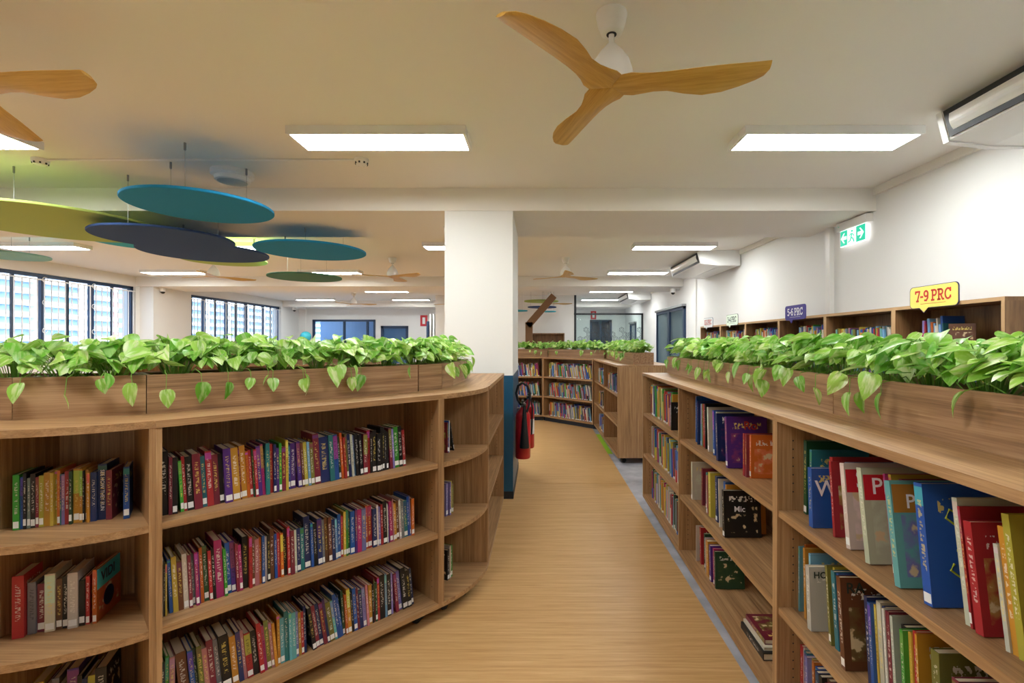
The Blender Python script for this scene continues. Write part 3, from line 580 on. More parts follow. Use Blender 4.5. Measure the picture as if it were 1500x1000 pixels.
prc_sign('5-6 PRC', 5.34, 'sign_purple', 'ink_white', 'purple speech-bubble shelf sign with white 5-6 PRC', edge='sign_purple')
prc_sign('3-4 PRC', 7.09, 'sign_green', 'ink_black', 'pale green speech-bubble shelf sign with black 3-4 PRC', edge='ink_black')
prc_sign('K-2 PRC', 8.09, 'sign_white', 'ink_red', 'white speech-bubble shelf sign with red K-2 PRC', edge='ink_navy')
# ---------------------------------------------------------------- planters and pothos
PT = ZT+.148
def planter(label, a, b_, c, d):
    """plan corners: front-left a, front-right b, back-right c, back-left d (boards 15 mm thick)"""
    a, b_, c, d = [Vector(p) for p in (a, b_, c, d)]; ux = (b_-a).normalized(); ang = math.atan2(ux.y, ux.x)
    t = thing('planter_box', label, 'planter', (a.x, a.y, ZT), ang); Q = [Matrix.Rotation(-ang, 2) @ (p-a) for p in (a, b_, c, d)]
    ins = []
    for i in range(4):
        p, q, r_ = Q[i-1], Q[i], Q[(i+1) % 4]; d1 = (q-p).normalized(); d2 = (r_-q).normalized(); n1 = Vector((-d1.y, d1.x)); n2 = Vector((-d2.y, d2.x))
        bis = (n1+n2); ins.append(q+bis*(.015/max(.3, 1+n1.dot(n2))))
    for i in range(4):
        j = (i+1) % 4; MB().prism([tuple(Q[i]), tuple(Q[j]), tuple(ins[j]), tuple(ins[i])], 0, PT-ZT).obj('board', 'planter_x', t)
    MB().prism([tuple(p) for p in ins], .0, PT-ZT-.03).obj('soil', 'soil', t)
    return t
def pol(c, r, a): return (c[0]+r*math.cos(R(a)), c[1]+r*math.sin(R(a)))
FB, BB = .222, .48                                       # planter front / back distance from the case front
def along(p, u_, n_, s, k): q = Vector(p)+u_*s+n_*k; return (q.x, q.y)
rf, rb_ = .7-FB, .7-BB
AM = (DA-90)/2
planter('oak planter box on the slanted bookcase', along(P0, u, nrm, .003, FB), along(P0, u, nrm, WD_-.003, FB), along(P0, u, nrm, WD_-.003, BB), along(P0, u, nrm, .003, BB))
planter('short oak planter box over the thin readers', pol(C2, rf, -90), pol(C2, rf, DA-90), pol(C2, rb_, DA-90), pol(C2, rb_, -90))
planter('oak planter box on the bookcase beyond the rounded corner', (C2.x-1.197, C2.y-rf), (C2.x-.004, C2.y-rf), (C2.x-.004, C2.y-rb_), (C2.x-1.197, C2.y-rb_))
planter('small angled oak planter box over the rounded corner, next to the slanted bookcase', pol(C1, rf, DA-90+.4), pol(C1, rf, AM), pol(C1, rb_, AM), pol(C1, rb_, DA-90+.4))
planter('small angled oak planter box over the rounded corner, next to the pillar end', pol(C1, rf, AM+.4), pol(C1, rf, 0), pol(C1, rb_, 0), pol(C1, rb_, AM+.4))
EL = .63
planter('oak planter box ending before the white pillar', (C1.x+rf, C1.y+.003), (C1.x+rf, C1.y+EL), (C1.x+rb_, C1.y+EL), (C1.x+rb_, C1.y+.003))
planter('long oak planter box along the grey floor edge', along(RP, ru, rn, .0, FB), along(RP, ru, rn, sum(R1W)-.004, FB), along(RP, ru, rn, sum(R1W)-.004, BB), along(RP, ru, rn, 0, BB))
planter('long oak planter box above the tall leaning picture books', along(RQ, ru, rn, .0, FB), along(RQ, ru, rn, 2.46, FB), along(RQ, ru, rn, 2.46, BB), along(RQ, ru, rn, 0, BB))
G0 = Vector((.922, 8.11)); gu = Vector((math.cos(R(GA)), math.sin(R(GA)))); gn = Vector((-gu.y, gu.x))
bn = Vector((-bu.y, bu.x)); ka = math.tan(R(-BA/2)); kb = math.tan(R((BA-GA)/2))
planter('oak planter box on the half empty bookcase with casters', along(G0, gu, gn, -FB*kb, FB), along(G0, gu, gn, 2.15, FB), along(G0, gu, gn, 2.15, BB), along(G0, gu, gn, -BB*kb, BB))
planter('oak planter box on the angled far bookcase', along(BP, bu, bn, -FB*ka+.004, FB), along(BP, bu, bn, 1.2+FB*kb, FB), along(BP, bu, bn, 1.2+BB*kb, BB), along(BP, bu, bn, -BB*ka+.004, BB))
planter('oak planter box on the far bookcase behind the extinguishers', (BP.x-1.2, BP.y+FB), (BP.x+FB*ka-.004, BP.y+FB), (BP.x+BB*ka-.004, BP.y+BB), (BP.x-1.2, BP.y+BB))
BE = BP+bu*1.235
for nm, (p, q, r_) in (('triangular infill case between the two plinth bookcases', (BP, BP+bn*.69, BP+Vector((0, .69)))), ('triangular infill case between the angled and the caster bookcase', (BE, Vector((.927, 8.115))+gn*.69, BE+bn*.69))):
    c_ = (p+q+r_)/3; t = thing('corner_infill', nm, 'case', (c_.x, c_.y, 0)); tri = [tuple((v-c_)*.96) for v in (p, q, r_)]
    MB().prism(tri, .076, ZT-.025).obj('body', 'wood_z', t); MB().prism([tuple((v-c_)*.98) for v in (p, q, r_)], ZT-.025, ZT).obj('top', 'wood_x', t); MB().prism([tuple((v-c_)*.9) for v in (p, q, r_)], 0, .076).obj('plinth', 'plinth', t)
for k, x in enumerate((-5.3, -3.7)): planter(['oak planter box in mid room nearer the barred windows', 'oak planter box in mid room behind the slanted bookcase'][k], (x, 6+FB), (x+1.59, 6+FB), (x+1.59, 6+BB), (x, 6+BB))
def leaf_data(L, Wd, cup, droop):
    """heart-shaped pothos blade: stalk at origin, tip along +y, folded along the midrib"""
    prof = [(-.12, .0), (-.10, .55), (.02, .86), (.2, 1.0), (.42, .92), (.64, .66), (.84, .32), (1.0, .0)]
    v = []; f = []
    for s_, w_ in prof:
        y = s_*L; zc = -droop*L*max(0, s_)**2
        for q in (-1, -.5, 0, .5, 1): v.append((q*w_*Wd/2, y if s_ > -.05 or q else 0.0, zc+cup*Wd*(abs(q)*w_)**1.3))
    for i in range(len(prof)-1):
        for q in range(4): a = i*5+q; f.append((a, a+1, a+6, a+5))
    return v, f
LEAVES = []
for k, (L, Wd, cu, dr_) in enumerate([(.075, .062, .12, .2), (.088, .068, .16, .35), (.06, .052, .1, .12), (.082, .072, -.08, .25)]):
    v, f = leaf_data(L, Wd, cu, dr_); me = bpy.data.meshes.new('leaf'); me.from_pydata(v, [], f); me.materials.append(M['leaf']); me.polygons.foreach_set('use_smooth', [True]*len(f)); me.update(); LEAVES.append((me, v, f))
rng = random.Random(11)
LOW = ZT+.006-(PT-.032)                                  # case top in the plant frame
def leaf_ok(mw, verts, half, depth):
    P_ = [mw @ Vector(v) for v in verts]; zs = min(p.z for p in P_); ym = max(p.y for p in P_); yn = min(p.y for p in P_)
    if zs > .0345: return True                               # above the rim
    if zs > LOW and ym < -depth/2-.003: return True          # hanging outside in front
    return zs > .006 and yn > -depth/2+.018 and ym < depth/2-.018 and max(abs(p.x) for p in P_) < half*.6
def leaf_pose(half, depth, k, n_, verts):
    for tr_ in range(30):
        mw = leaf_xf(half, depth, k, n_)
        if leaf_ok(mw, verts, half, depth): return mw
    return Matrix.Translation((0, 0, .036-min((mw @ Vector(v)).z for v in verts))) @ mw
def leaf_xf(half, depth, k, n_):
    """random leaf pose in the plant frame: x along the planter, y into it, z up from the soil"""
    x = rng.uniform(-half, half)*1.15; yy = rng.uniform(-1, 1); y = yy*(depth/2-.005); dome = 1-(abs(yy))**2.2
    z = .055+.11*dome*rng.uniform(.2, 1.0)+rng.uniform(0, .035)
    fr = -yy
    if yy < -.55 and rng.random() < .13: z = rng.uniform(-.035, .05); y = -(depth/2+rng.uniform(.02, .06)); steep = rng.uniform(45, 85)
    else: steep = rng.uniform(-10, 62) if yy < .2 else rng.uniform(-30, 40)
    az = math.pi+rng.gauss(0, .85) if yy < .25 else rng.gauss(0, 1.3)
    sc = rng.uniform(.66, 1.12)
    return Matrix.Translation((x, y, z)) @ Matrix.Rotation(az, 4, 'Z') @ Matrix.Rotation(-R(steep), 4, 'X') @ Matrix.Rotation(rng.gauss(0, .5), 4, 'Y') @ Matrix.Scale(sc, 4)
def pothos(pos, ang, half, n_, label, group, joined=False, depth=.258):
    t = thing('pothos_plant', label, 'plant', (pos[0], pos[1], PT-.032), ang, group)
    st = MB(); big = MB(); tones = []
    for k in range(n_):
        li = rng.randrange(4); mw = leaf_pose(half, depth, k, n_, LEAVES[li][1])
        if joined:
            kk = len(big.v); big.v += [tuple(mw @ Vector(p)) for p in LEAVES[li][1]]; big.f += [tuple(kk+i for i in q) for q in LEAVES[li][2]]; big.m += [0]*len(LEAVES[li][2]); tones += [rng.random()]*len(LEAVES[li][1])
        else: link('leaf', LEAVES[li][0], t, mw=mw)
        p = mw.translation; b0 = Vector((p.x*.2, max(-depth/2+.03, min(depth/2-.03, p.y*.25)), -.01))
        if p.y > -depth/2-.003: st.tube([b0, (b0+p)/2+Vector((0, 0, .035)), p], .0017, 3)
        else: st.tube([b0, Vector((p.x*.8, -depth/2+.024, .05)), Vector((p.x*.9, -depth/2-.001, .041)), Vector((p.x*.95, min(p.y+.004, -depth/2-.006), .032)), p], .0017, 3)
    if joined:
        me = big.mesh('foliage', 'leaf', False); me.polygons.foreach_set('use_smooth', [True]*len(big.f)); at_ = me.attributes.new('tone', 'FLOAT', 'POINT'); at_.data.foreach_set('value', tones)
        tag(link('foliage', me, t), kind='stuff')
    st.obj('stems', 'stem', t)
def row(p, u_, n_, s0, s1, step, n_leaf, desc, frm, group, joined=False):
    """plants set in a planter from s0 to s1 along direction u_"""
    cnt = max(1, round((s1-s0)/step)); h = (s1-s0)/cnt/2
    for k in range(cnt):
        q = along(p, u_, n_, s0+h*(2*k+1), (FB+BB)/2)
        pothos(q, math.atan2(u_.y, u_.x), h, n_leaf, f'{desc}, {ORD(k+1)} plant from {frm}', group, joined)
X1, N1 = Vector((1, 0)), Vector((0, 1))
row(P0, u, nrm, .02, WD_-.02, .19, 72, 'variegated pothos in the planter on the slanted bookcase', 'the thin readers', 'pothos on the slanted bookcase')
for k, a in enumerate((-79, -57)): q = pol(C2, .7-(FB+BB)/2, a); pothos(q, R(a+90), .10, 64, f'variegated pothos above the thin readers, {["farther from", "next to"][k]} the slanted bookcase', 'pothos on the corner bookcase')
row((C2.x-1.2, C2.y-.7), X1, N1, .02, 1.18, .23, 44, 'variegated pothos beyond the rounded corner', 'the far end of that planter', 'pothos beyond the corner')
for k, a in enumerate((-34.5, -11.5)): q = pol(C1, .7-(FB+BB)/2, a); pothos(q, R(a+90), .09, 58, f'bushy pothos in the small angled planter {["next to the slanted bookcase", "next to the pillar end"][k]}', 'pothos on the rounded corner')
row((C1.x+.7, C1.y), N1, -X1, .02, EL-.02, .2, 74, 'bushy pothos before the white pillar', 'the rounded corner', 'pothos near the pillar')
row(RP, ru, rn, .03, sum(R1W)-.03, .2, 72, 'variegated pothos in the planter along the grey floor', 'its far end', 'pothos along the grey floor')
row(RQ, ru, rn, .03, 1.35, .19, 72, 'large-leaved pothos above the leaning picture books', 'the double panel', 'pothos above the leaning picture books')
row(RQ, ru, rn, 1.35, 2.43, .27, 40, 'pothos at the near end above the leaning picture books', 'the double panel', 'pothos above the leaning picture books')
row(G0, gu, gn, -.08, 2.13, .25, 80, 'pothos on the half empty bookcase with casters', 'the angled far bookcase', 'pothos on the caster bookcase', True)
row(BP, bu, bn, -.1, 1.28, .25, 78, 'pothos on the angled far bookcase', 'the plinth bookcase behind the extinguishers', 'pothos on the far bookcases', True)
row((BP.x-1.2, BP.y), X1, N1, .02, 1.3, .25, 78, 'pothos on the plinth bookcase behind the extinguishers', 'its pillar end', 'pothos on the far bookcases', True)
for k, x in enumerate((-5.3, -3.7)): row((x, 6), X1, N1, .02, 1.57, .3, 80, 'pothos in mid room '+['nearer the barred windows', 'behind the slanted bookcase'][k], 'the window end', 'pothos in mid room', True)
# ---------------------------------------------------------------- fire extinguishers on the pillar
def extinguisher(y, zb, r, h, label, horn, gap):
    x = -.246+r+gap; t = thing('fire_extinguisher', label, 'fire extinguisher', (x, y, zb))
    MB().lathe([(r*.9, 0), (r, .012), (r, h*.82), (r*.93, h*.89), (r*.7, h*.95), (r*.36, h), (r*.3, h+.02)], 28).obj('cylinder', 'red_paint', t, True)
    MB().lathe([(r*.32, h+.015), (r*.34, h+.05), (r*.2, h+.06)], 16).obj('valve', 'steel', t, True)
    MB().box(-.012, .012, -.12, .05, h+.075, h+.085).box(-.012, .012, -.09, .05, h+.045, h+.053).box(-.012, .012, .03, .05, h+.05, h+.08).obj('handle', 'black', t)
    MB().lathe([(.016, -.008), (.016, .008)], 14, T=Matrix.Translation((.02, -.03, h+.04)) @ Matrix.Rotation(R(90), 4, 'X')).obj('gauge', 'steel', t)
    cv = MB()
    for k in range(10):
        a0, a1 = R(-120+k*14), R(-120+(k+1)*14); cv.poly([((r+.001)*math.cos(a), (r+.001)*math.sin(a), z) for a, z in ((a0, h*.3), (a1, h*.3), (a1, h*.62), (a0, h*.62))])
    cv.obj('instruction_label', 'label_white' if not horn else 'red_sign', t)
    MB().box(-r-gap-.003, -r+.004, -.03, .03, h*.55, h*.85).obj('wall_bracket', 'steel', t)
    hs = [(-.02, -.03, h+.04), (-.05, -.06, h+.09), (-.065, -.08, h+.16), (-.045, -.1, h+.235), (0, -.105, h+.265), (.05, -.105, h+.235), (.075, -.105, h+.16), (.065, -.105, h+.05), (.035, -.105, h-.05)]
    if horn:
        pts = []
        for k in range(len(hs)-1):
            for q in range(4): pts.append(Vector(hs[k]).lerp(Vector(hs[k+1]), q/4))
        MB().tube(pts, .011, 8).obj('hose', 'rubber', t, True)
        MB().lathe([(.045, 0), (.047, .005), (.03, .2), (.016, .38), (.012, .42)], 18, T=Matrix.Translation((.02, -r-.03, h*.24)) @ Matrix.Rotation(R(-4), 4, 'X')).obj('discharge_horn', 'rubber', t, True)
    else: MB().tube([(0, -.03, h+.04), (.03, -.07, h+.02), (.045, -.08, h-.08), (.04, -r*.95, h*.5), (.035, -r*1.02, h*.3)], .009, 8).obj('hose', 'rubber', t, True)
extinguisher(4.86, .30, .076, .50, 'red extinguisher with black horn and looped hose on the pillar', True, .004)
extinguisher(5.34, .30, .064, .52, 'slimmer red extinguisher with white label on the pillar', False, .062)

# ---------------------------------------------------------------- books
COL = dict(k=('black', '1c1b1e'), n=('navy', '23346b'), b=('blue', '2c5fb5'), l=('light blue', '7fb2dc'), t=('teal', '2f8088'), c=('turquoise', '6fbcc0'), g=('bright green', '43a83c'), d=('dark green', '2c5738'),
           o=('orange', 'd8702b'), y=('yellow', 'e0c84e'), a=('amber', 'd79a35'), r=('red', 'c4343a'), m=('maroon', '8e2f42'), p=('purple', '5a358c'), v=('lavender', '8d84c4'), x=('magenta', 'b4306f'),
           i=('salmon pink', 'cf8a8c'), w=('cream', 'e3dccb'), e=('grey', '8d9195'), u=('brown', '7a4a30'), z=('olive', '83803c'))
brng = random.Random(5)
def book(mw, th, h, dep, ck, label, group, sticker=True, name='book'):
    t = .0022 if th > .008 else th*.28; m_ = MB(); fu = []
    def bx(x0, x1, y0, y1, z0, z1, tagf):
        k = len(m_.f); m_.box(x0, x1, y0, y1, z0, z1)
        for q in range(6): m_.m[k+q] = 1; fu.append(None)
        for q, kind in tagf: m_.m[k+q] = 0 if kind == 's' else 1; fu[k+q] = kind
    # box faces: 0 bottom 1 top 2 front(-y) 3 +x 4 back 5 -x
    bx(0, th, 0, t, 0, h, [(2, 's')]); bx(0, t, t, dep, 0, h, [(5, 'b')]); bx(th-t, th, t, dep, 0, h, [(3, 'b')])
    me = m_.mesh(name, ['book_spine', 'book_board']); uvl = me.uv_layers.new(name='UVMap')
    for pi, pl in enumerate(me.polygons):
        kd = fu[pi]
        for li in pl.loop_indices:
            c_ = me.vertices[me.loops[li].vertex_index].co
            uvl.data[li].uv = (c_.x/th, c_.z/h) if kd == 's' else ((c_.y/dep, c_.z/h) if kd == 'b' else (0, 0))
    o = link(name, me, None, mw=mw); hx = COL[ck][1] if ck in COL else ck
    c_ = lin(hx); j = brng.uniform(.8, 1.2); j *= .72; o.color = (min(1, c_[0]*j*brng.uniform(.9, 1.1)), min(1, c_[1]*j*brng.uniform(.9, 1.1)), min(1, c_[2]*j*brng.uniform(.9, 1.1)), 1)
    tag(o, label, 'book', group)
    MB().box(t, th-t, t, dep-.003, .002, h-.0025).obj('pages', 'paper', o)
    if sticker: z = .006+brng.random()*.006; MB().box(th*.08, th*.92, -.0006, .0003, z, z+.022).obj('spine_label', 'label_white', o)
    return o
def unit_mat(org, deg): return Matrix.Translation((org[0], org[1], 0)) @ Matrix.Rotation(R(deg), 4, 'Z')
def parse(s):
    out = []; i = 0
    while i < len(s):
        k = s[i]; j = i+1
        while j < len(s) and s[j].isdigit(): j += 1
        out.append((k, int(s[i+1:j] or 2))); i = j
    return out
def shelf_row(U, z, x0, x1, seq, desc, frm, group, setback=.085, hr=(.185, .215), dep=(.125, .14), lean=4, stk=.55):
    """a packed row: thicknesses are scaled so that the row fills x0..x1"""
    bs = parse(seq); tot = sum(b_[1] for b_ in bs); ln = x1-x0; x = x0; pal = 0; ks = range(3, len(bs), 9); jumps = {}
    for q, k in enumerate(ks): jumps[k] = lean*(.35+.65*brng.random()) if q % 3 != 2 else max(0, lean*.2)
    used = 0; pv = 0
    for k in sorted(jumps): used += .21*max(0, math.tan(R(jumps[k]))-math.tan(R(pv))); pv = jumps[k]
    unit = (ln-used)*.985/tot
    for k, (ck, th) in enumerate(bs):
        T_ = th*unit*.96; h = brng.uniform(*hr)+(.02 if th >= 5 else 0); d_ = brng.uniform(*dep); sb = setback+brng.choice((-.006, 0, 0, .004, .01))
        if k in jumps: al = jumps[k]; x += h*1.06*max(0, math.tan(R(al))-math.tan(R(pal))); pal = al
        an = R(-pal)
        mw = U @ Matrix.Translation((x, sb, z+.0004)) @ Matrix.Rotation(an, 4, 'Y')
        size = 'slim' if th <= 2 else ('thick' if th >= 4 else 'medium')
        book(mw, T_, h, d_, ck, f'{size} {COL[ck][0]} book, {desc}, {ORD(k+1)} from {frm}', group, brng.random() < stk)
        x += th*unit
UD = unit_mat(P0, DA)
shelf_row(UD, Z1, P+.004, 1.04, 'k5m2k3g2r2k4m5t3r4m4k3p5a5m1a4o2r2d1r2p3x2t3r3n2p2g2m3y2b2p4p3u2y3l2z3m5n8t4b4d2o2r2z2n3w2l2k3k3m4r3k2k4k4k2k2k2k2m3v2g5k4r3', 'top shelf of slanted bookcase', 'the reader corner', 'paperbacks on the top shelf')
shelf_row(UD, Z2, P+.004, 1.095, 'w2k1y1b2y3u3w3m2e2x2p1o2d3r2k2x5g2b3p3m2x2k4r2u2i3o2b2w2k2u3b2r2o2k3r2m3w2n3t3n5b2k3n4e2u3u3n3l2b3r2y2g2d2b4p2x4v4o2r4n4w2v2r2k4w1p1x3i1a3u3w2e3t4b2v1o3k2', 'middle shelf of slanted bookcase', 'the reader corner', 'paperbacks on the middle shelf')
shelf_row(UD, ZBASE, P+.004, 1.09, 'd3g2i3u6b3d2z3i3m4e3k6a4n3i2r4k4r3x2z3i2a2a2c3t3c2c3v2a2r2n2k3m3n3m3n2z4c2b3b2d2o2a3k2b3m2n3v3i2a3k2m1d2r2k5l2k4v2m3v4k5k4n3', 'bottom shelf of slanted bookcase', 'the reader corner', 'paperbacks on the bottom shelf', lean=9)
# rows in the rounded corner cases: a chord across the wedge
def chord(C_, am, dist): a = R(am); return Matrix.Translation((C_[0]+dist*math.cos(a), C_[1]+dist*math.sin(a), 0)) @ Matrix.Rotation(a+math.pi/2, 4, 'Z')
am2 = (-90+DA-90)/2; UC = chord(C2, am2, .515)
shelf_row(UC, Z1, -.15, .118, 'g4b2k2e2k3m2y3a4y2y2o2t1v2r3d2a4a2k1a2a2n4n6m4', 'top shelf of reader corner', 'its window side', 'readers on the corner top shelf', -.008, (.17, .19), (.108, .116), 0)
o = book(UC @ Matrix.Translation((.15, -.022, Z1+.0005)) @ Matrix.Rotation(R(12), 4, 'Z'), .017, .185, .11, 'b', 'blue book standing askew at the end of the reader corner top shelf', 'readers on the corner top shelf')
sh = [q for q in C.objects if q.get('label', '').startswith('thick navy book, top shelf of reader corner, 22')][0]; shw = max(v.co.x for v in sh.data.vertices)
link('title', text_mesh('SEE HOW THEY RUN', .0155, 'ink_white', .0003), sh, mw=Matrix.Translation((shw/2, -.0008, .105)) @ Matrix(((0, 1, 0, 0), (0, 0, -1, 0), (-1, 0, 0, 0), (0, 0, 0, 1))))
shelf_row(UC, Z2, -.118, .05, 'e4m4w5u3k3w5k3r2', 'middle shelf of reader corner', 'its window side', 'books on the corner middle shelf', .0, (.16, .18), (.12, .13), 0, .8)
book(UC @ Matrix.Translation((-.151, -.01, Z2+.0005)) @ Matrix.Rotation(R(0), 4, 'Z'), .03, .21, .115, 'r', 'large red picture book on the middle shelf of the reader corner', 'books on the corner middle shelf', False)
vb = book(UC @ Matrix.Translation((.056, .0, Z2+.0005)) @ Matrix.Rotation(R(-5), 4, 'Z'), .012, .19, .165, 'o', 'orange and blue picture book with cover showing in reader corner', 'books on the corner middle shelf')
MB().box(.012, .0126, .004, .16, .115, .187).obj('sky_panel', 'turquoise', vb); MB().lathe([(.035, 0), (.035, .0008)], 24, T=Matrix.Translation((.0122, .08, .065)) @ Matrix.Rotation(R(90), 4, 'Y')).obj('picture', 'ink_navy', vb)
link('title', text_mesh('VIDI', .05, 'ink_navy', .0003, .001), vb, mw=Matrix.Translation((.0128, .075, .15)) @ Matrix(((0, 0, 1, 0), (1, 0, 0, 0), (0, 1, 0, 0), (0, 0, 0, 1))))
shelf_row(UC, ZBASE, -.11, .1, 'y5m3e3z3p5k2n2y3k5', 'bottom shelf of reader corner', 'its window side', 'books on the corner bottom shelf', .0, (.17, .2), (.12, .13), 0, .3)
am1 = (DA-90)/2; UR = chord(C1, am1, .53)
for z, sq, nm in ((Z1, 'm3b3w2k2', 'top'), (Z2, 'v3v2y3z2', 'middle'), (ZBASE, 'k3w2g3', 'bottom')): shelf_row(UR, z, -.05, -.05+.02*len(parse(sq)), sq, f'{nm} shelf of pillar corner', 'slanted bookcase', 'books in the rounded corner by the pillar', -.02, (.17, .19), (.12, .13), 14 if z == Z1 else 0, .8)
# picture books on the right-hand cases: (colour, thickness, height, lean, gap before, cover title)
def picture_row(U, z, x0, lst, desc, frm, group, setback=.075):
    x = x0; pl = 0
    for k, (ck, th, h, ln, gap, *ti) in enumerate(lst):
        if ln > pl: x += h*1.06*(math.tan(R(ln))-math.tan(R(pl)))
        x += gap; pl = ln; dep = min(.235, h*.8)
        sb = setback+brng.uniform(-.01, .012)+(.035 if h < .2 else 0)-(.03 if ti else 0)
        mw = U @ Matrix.Translation((x, sb, z+.0004)) @ Matrix.Rotation(R(-ln), 4, 'Y')
        size = 'slim' if th < .014 else ('thick' if th > .025 else 'medium')
        o = book(mw, th, h, dep, ck, f'{size} {COL[ck][0]} picture book, {desc}, {ORD(k+1)} from {frm}', group, brng.random() < .3)
        if ti:
            s, ink, sz, yy, zz = ti[0]
            if s in ('S', 'Ph'): MB().box(th-.001, th+.0005, .004, dep-.002, h*.66, h*.93).obj('title_band', 'red_sign', o); ink = 'ink_white'
            if s == 'Pa': MB().box(th-.001, th+.0005, .004, dep-.002, h*.7, h*.97).obj('title_band', 'amber_print', o)
            if s == '~':      # loose lime brush drawing instead of letters
                for pts in ([(.07, .19), (.05, .205), (.06, .225), (.08, .215), (.09, .235), (.11, .24), (.115, .22), (.09, .195), (.07, .19)], [(.06, .1), (.05, .085), (.07, .07), (.09, .085), (.08, .1), (.1, .085), (.095, .055), (.075, .045), (.085, .03), (.11, .04), (.115, .06)], [(.07, .13), (.09, .145), (.1, .13), (.085, .12), (.07, .13)]):
                    MB().tube([(th+.0006, p[0], p[1]) for p in pts], .0028, 5).obj('drawing', 'ink_lime', o)
                x += th/math.cos(R(ln))+.0008; continue
            link('title', text_mesh(s, sz, ink, .0003, .0005), o, mw=Matrix.Translation((th+.0006, yy, h*zz)) @ Matrix(((0, 0, 1, 0), (1, 0, 0, 0), (0, 1, 0, 0), (0, 0, 0, 1))))
        x += th/math.cos(R(ln))+.0008
    return x
UQ = unit_mat(RQ, RA); UP = unit_mat(RP, RA)
picture_row(UQ, Z1, .045, [('d', .02, .27, 0, 0), ('t', .014, .25, 0, .05), ('b', .024, .2, 3, .03, ('W', 'ink_white', .075, .05, .65)), ('r', .016, .25, 6, .035), ('r', .012, .24, 6, 0), ('p', .018, .18, 6, 0), ('n', .018, .18, 6, 0), ('p', .02, .18, 6, 0),
    ('l', .006, .255, 8, 0), ('w', .02, .255, 8, 0, ('S', 'ink_red', .075, .05, .8)), ('u', .018, .19, 8, 0), ('m', .02, .19, 8, 0), ('k', .022, .19, 8, 0), ('b', .008, .255, 9, 0), ('w', .02, .265, 9, 0, ('Ph', 'ink_red', .065, .058, .8)), ('x', .007, .27, 9, .065), ('y', .01, .27, 9, 0), ('l', .014, .24, 9, 0),
    ('m', .012, .265, 9, 0), ('c', .02, .265, 9, 0, ('Pa', 'ink_white', .05, .06, .8)), ('w', .012, .205, 8, .05), ('b', .026, .285, 7, 0, ('~', 'ink_lime', 0, 0, 0)), ('w', .014, .275, 8, .055), ('r', .006, .26, 8, 0), ('r', .02, .235, 8, .01), ('w', .01, .21, 8, .04), ('a', .014, .25, 8, 0), ('y', .016, .28, 8, 0)],
    'top shelf past double panel', 'that panel', 'picture books on the top shelf')
picture_row(UQ, Z2, .04, [('c', .007, .24, 0, 0), ('o', .008, .25, 0, 0), ('p', .02, .22, 2, 0), ('a', .012, .25, 2, 0), ('l', .012, .24, 2, .01), ('w', .024, .215, 4, .02, ('HOM', 'ink_black', .03, .05, .87)), ('z', .012, .25, 6, .055), ('y', .01, .25, 6, 0), ('t', .02, .245, 6, 0), ('b', .012, .245, 6, 0), ('x', .006, .24, 6, 0), ('o', .006, .24, 6, 0), ('p', .016, .24, 6, 0),
    ('w', .016, .25, 6, .01), ('u', .02, .27, 6, 0, ('RA', 'ink_black', .045, .045, .88)), ('n', .014, .25, 5, .055), ('b', .012, .24, 5, 0), ('y', .008, .24, 5, 0), ('w', .018, .255, 5, 0), ('n', .02, .25, 5, 0), ('w', .01, .255, 5, 0), ('m', .014, .255, 5, 0), ('w', .01, .25, 5, 0), ('k', .02, .24, 4, .01), ('g', .012, .24, 4, 0), ('y', .01, .24, 4, 0), ('r', .014, .25, 4, 0), ('a', .007, .25, 4, 0),
    ('z', .025, .24, 3, .03), ('w', .012, .19, 3, .02), ('m', .02, .21, 3, 0), ('k', .02, .21, 3, 0), ('n', .02, .2, 3, .02), ('b', .012, .19, 3, 0), ('u', .02, .2, 3, 0), ('r', .015, .19, 3, 0)],
    'middle shelf past double panel', 'that panel', 'picture books on the middle shelf')
picture_row(UQ, ZBASE, .04, [('r', .018, .24, 0, 0), ('w', .008, .24, 0, 0), ('t', .02, .235, 0, 0), ('v', .014, .23, 2, 0), ('y', .012, .23, 2, 0), ('o', .012, .23, 2, 0), ('b', .02, .22, 3, 0), ('n', .02, .22, 3, 0), ('k', .02, .22, 3, 0), ('u', .02, .22, 3, 0), ('m', .02, .22, 3, 0), ('d', .02, .22, 3, 0)],
    'bottom shelf past double panel', 'that panel', 'picture books on the bottom shelf')
XB = R1W[0]
picture_row(UP, Z1, XB+.1, [('b', .02, .29, 0, 0), ('n', .01, .27, 0, .06), ('l', .01, .255, 0, .02), ('z', .012, .26, 3, .01), ('r', .02, .26, 3, 0), ('k', .02, .265, 3, .02), ('w', .022, .255, 4, .045), ('b', .022, .25, 4, .07), ('w', .01, .25, 4, .04), ('n', .026, .25, 5, .045, ('Kathi', 'ink_white', .03, .06, .88)), ('p', .024, .255, 5, .12, ('Ro', 'ink_red', .06, .12, .82)), ('r', .016, .2, 0, .12), ('m', .02, .2, 0, .0), ('o', .016, .2, 0, 0)],
    'top shelf before double panel', 'single divider', 'picture books before the double panel')
picture_row(UP, Z2, XB+.09, [('w', .024, .235, 1, 0, ('B', 'ink_red', .06, .07, .7)), ('m', .02, .225, 0, .085), ('t', .016, .22, 0, .06), ('g', .014, .22, 3, .02), ('i', .014, .22, 3, .01), ('y', .035, .25, 3, .025), ('n', .028, .25, 3, .045), ('w', .012, .255, 4, .05), ('b', .026, .255, 4, .03), ('a', .014, .25, 4, .02), ('k', .026, .235, 4, .02, ('Mic', 'ink_white', .04, .08, .6))],
    'middle shelf before double panel', 'single divider', 'picture books before the double panel')
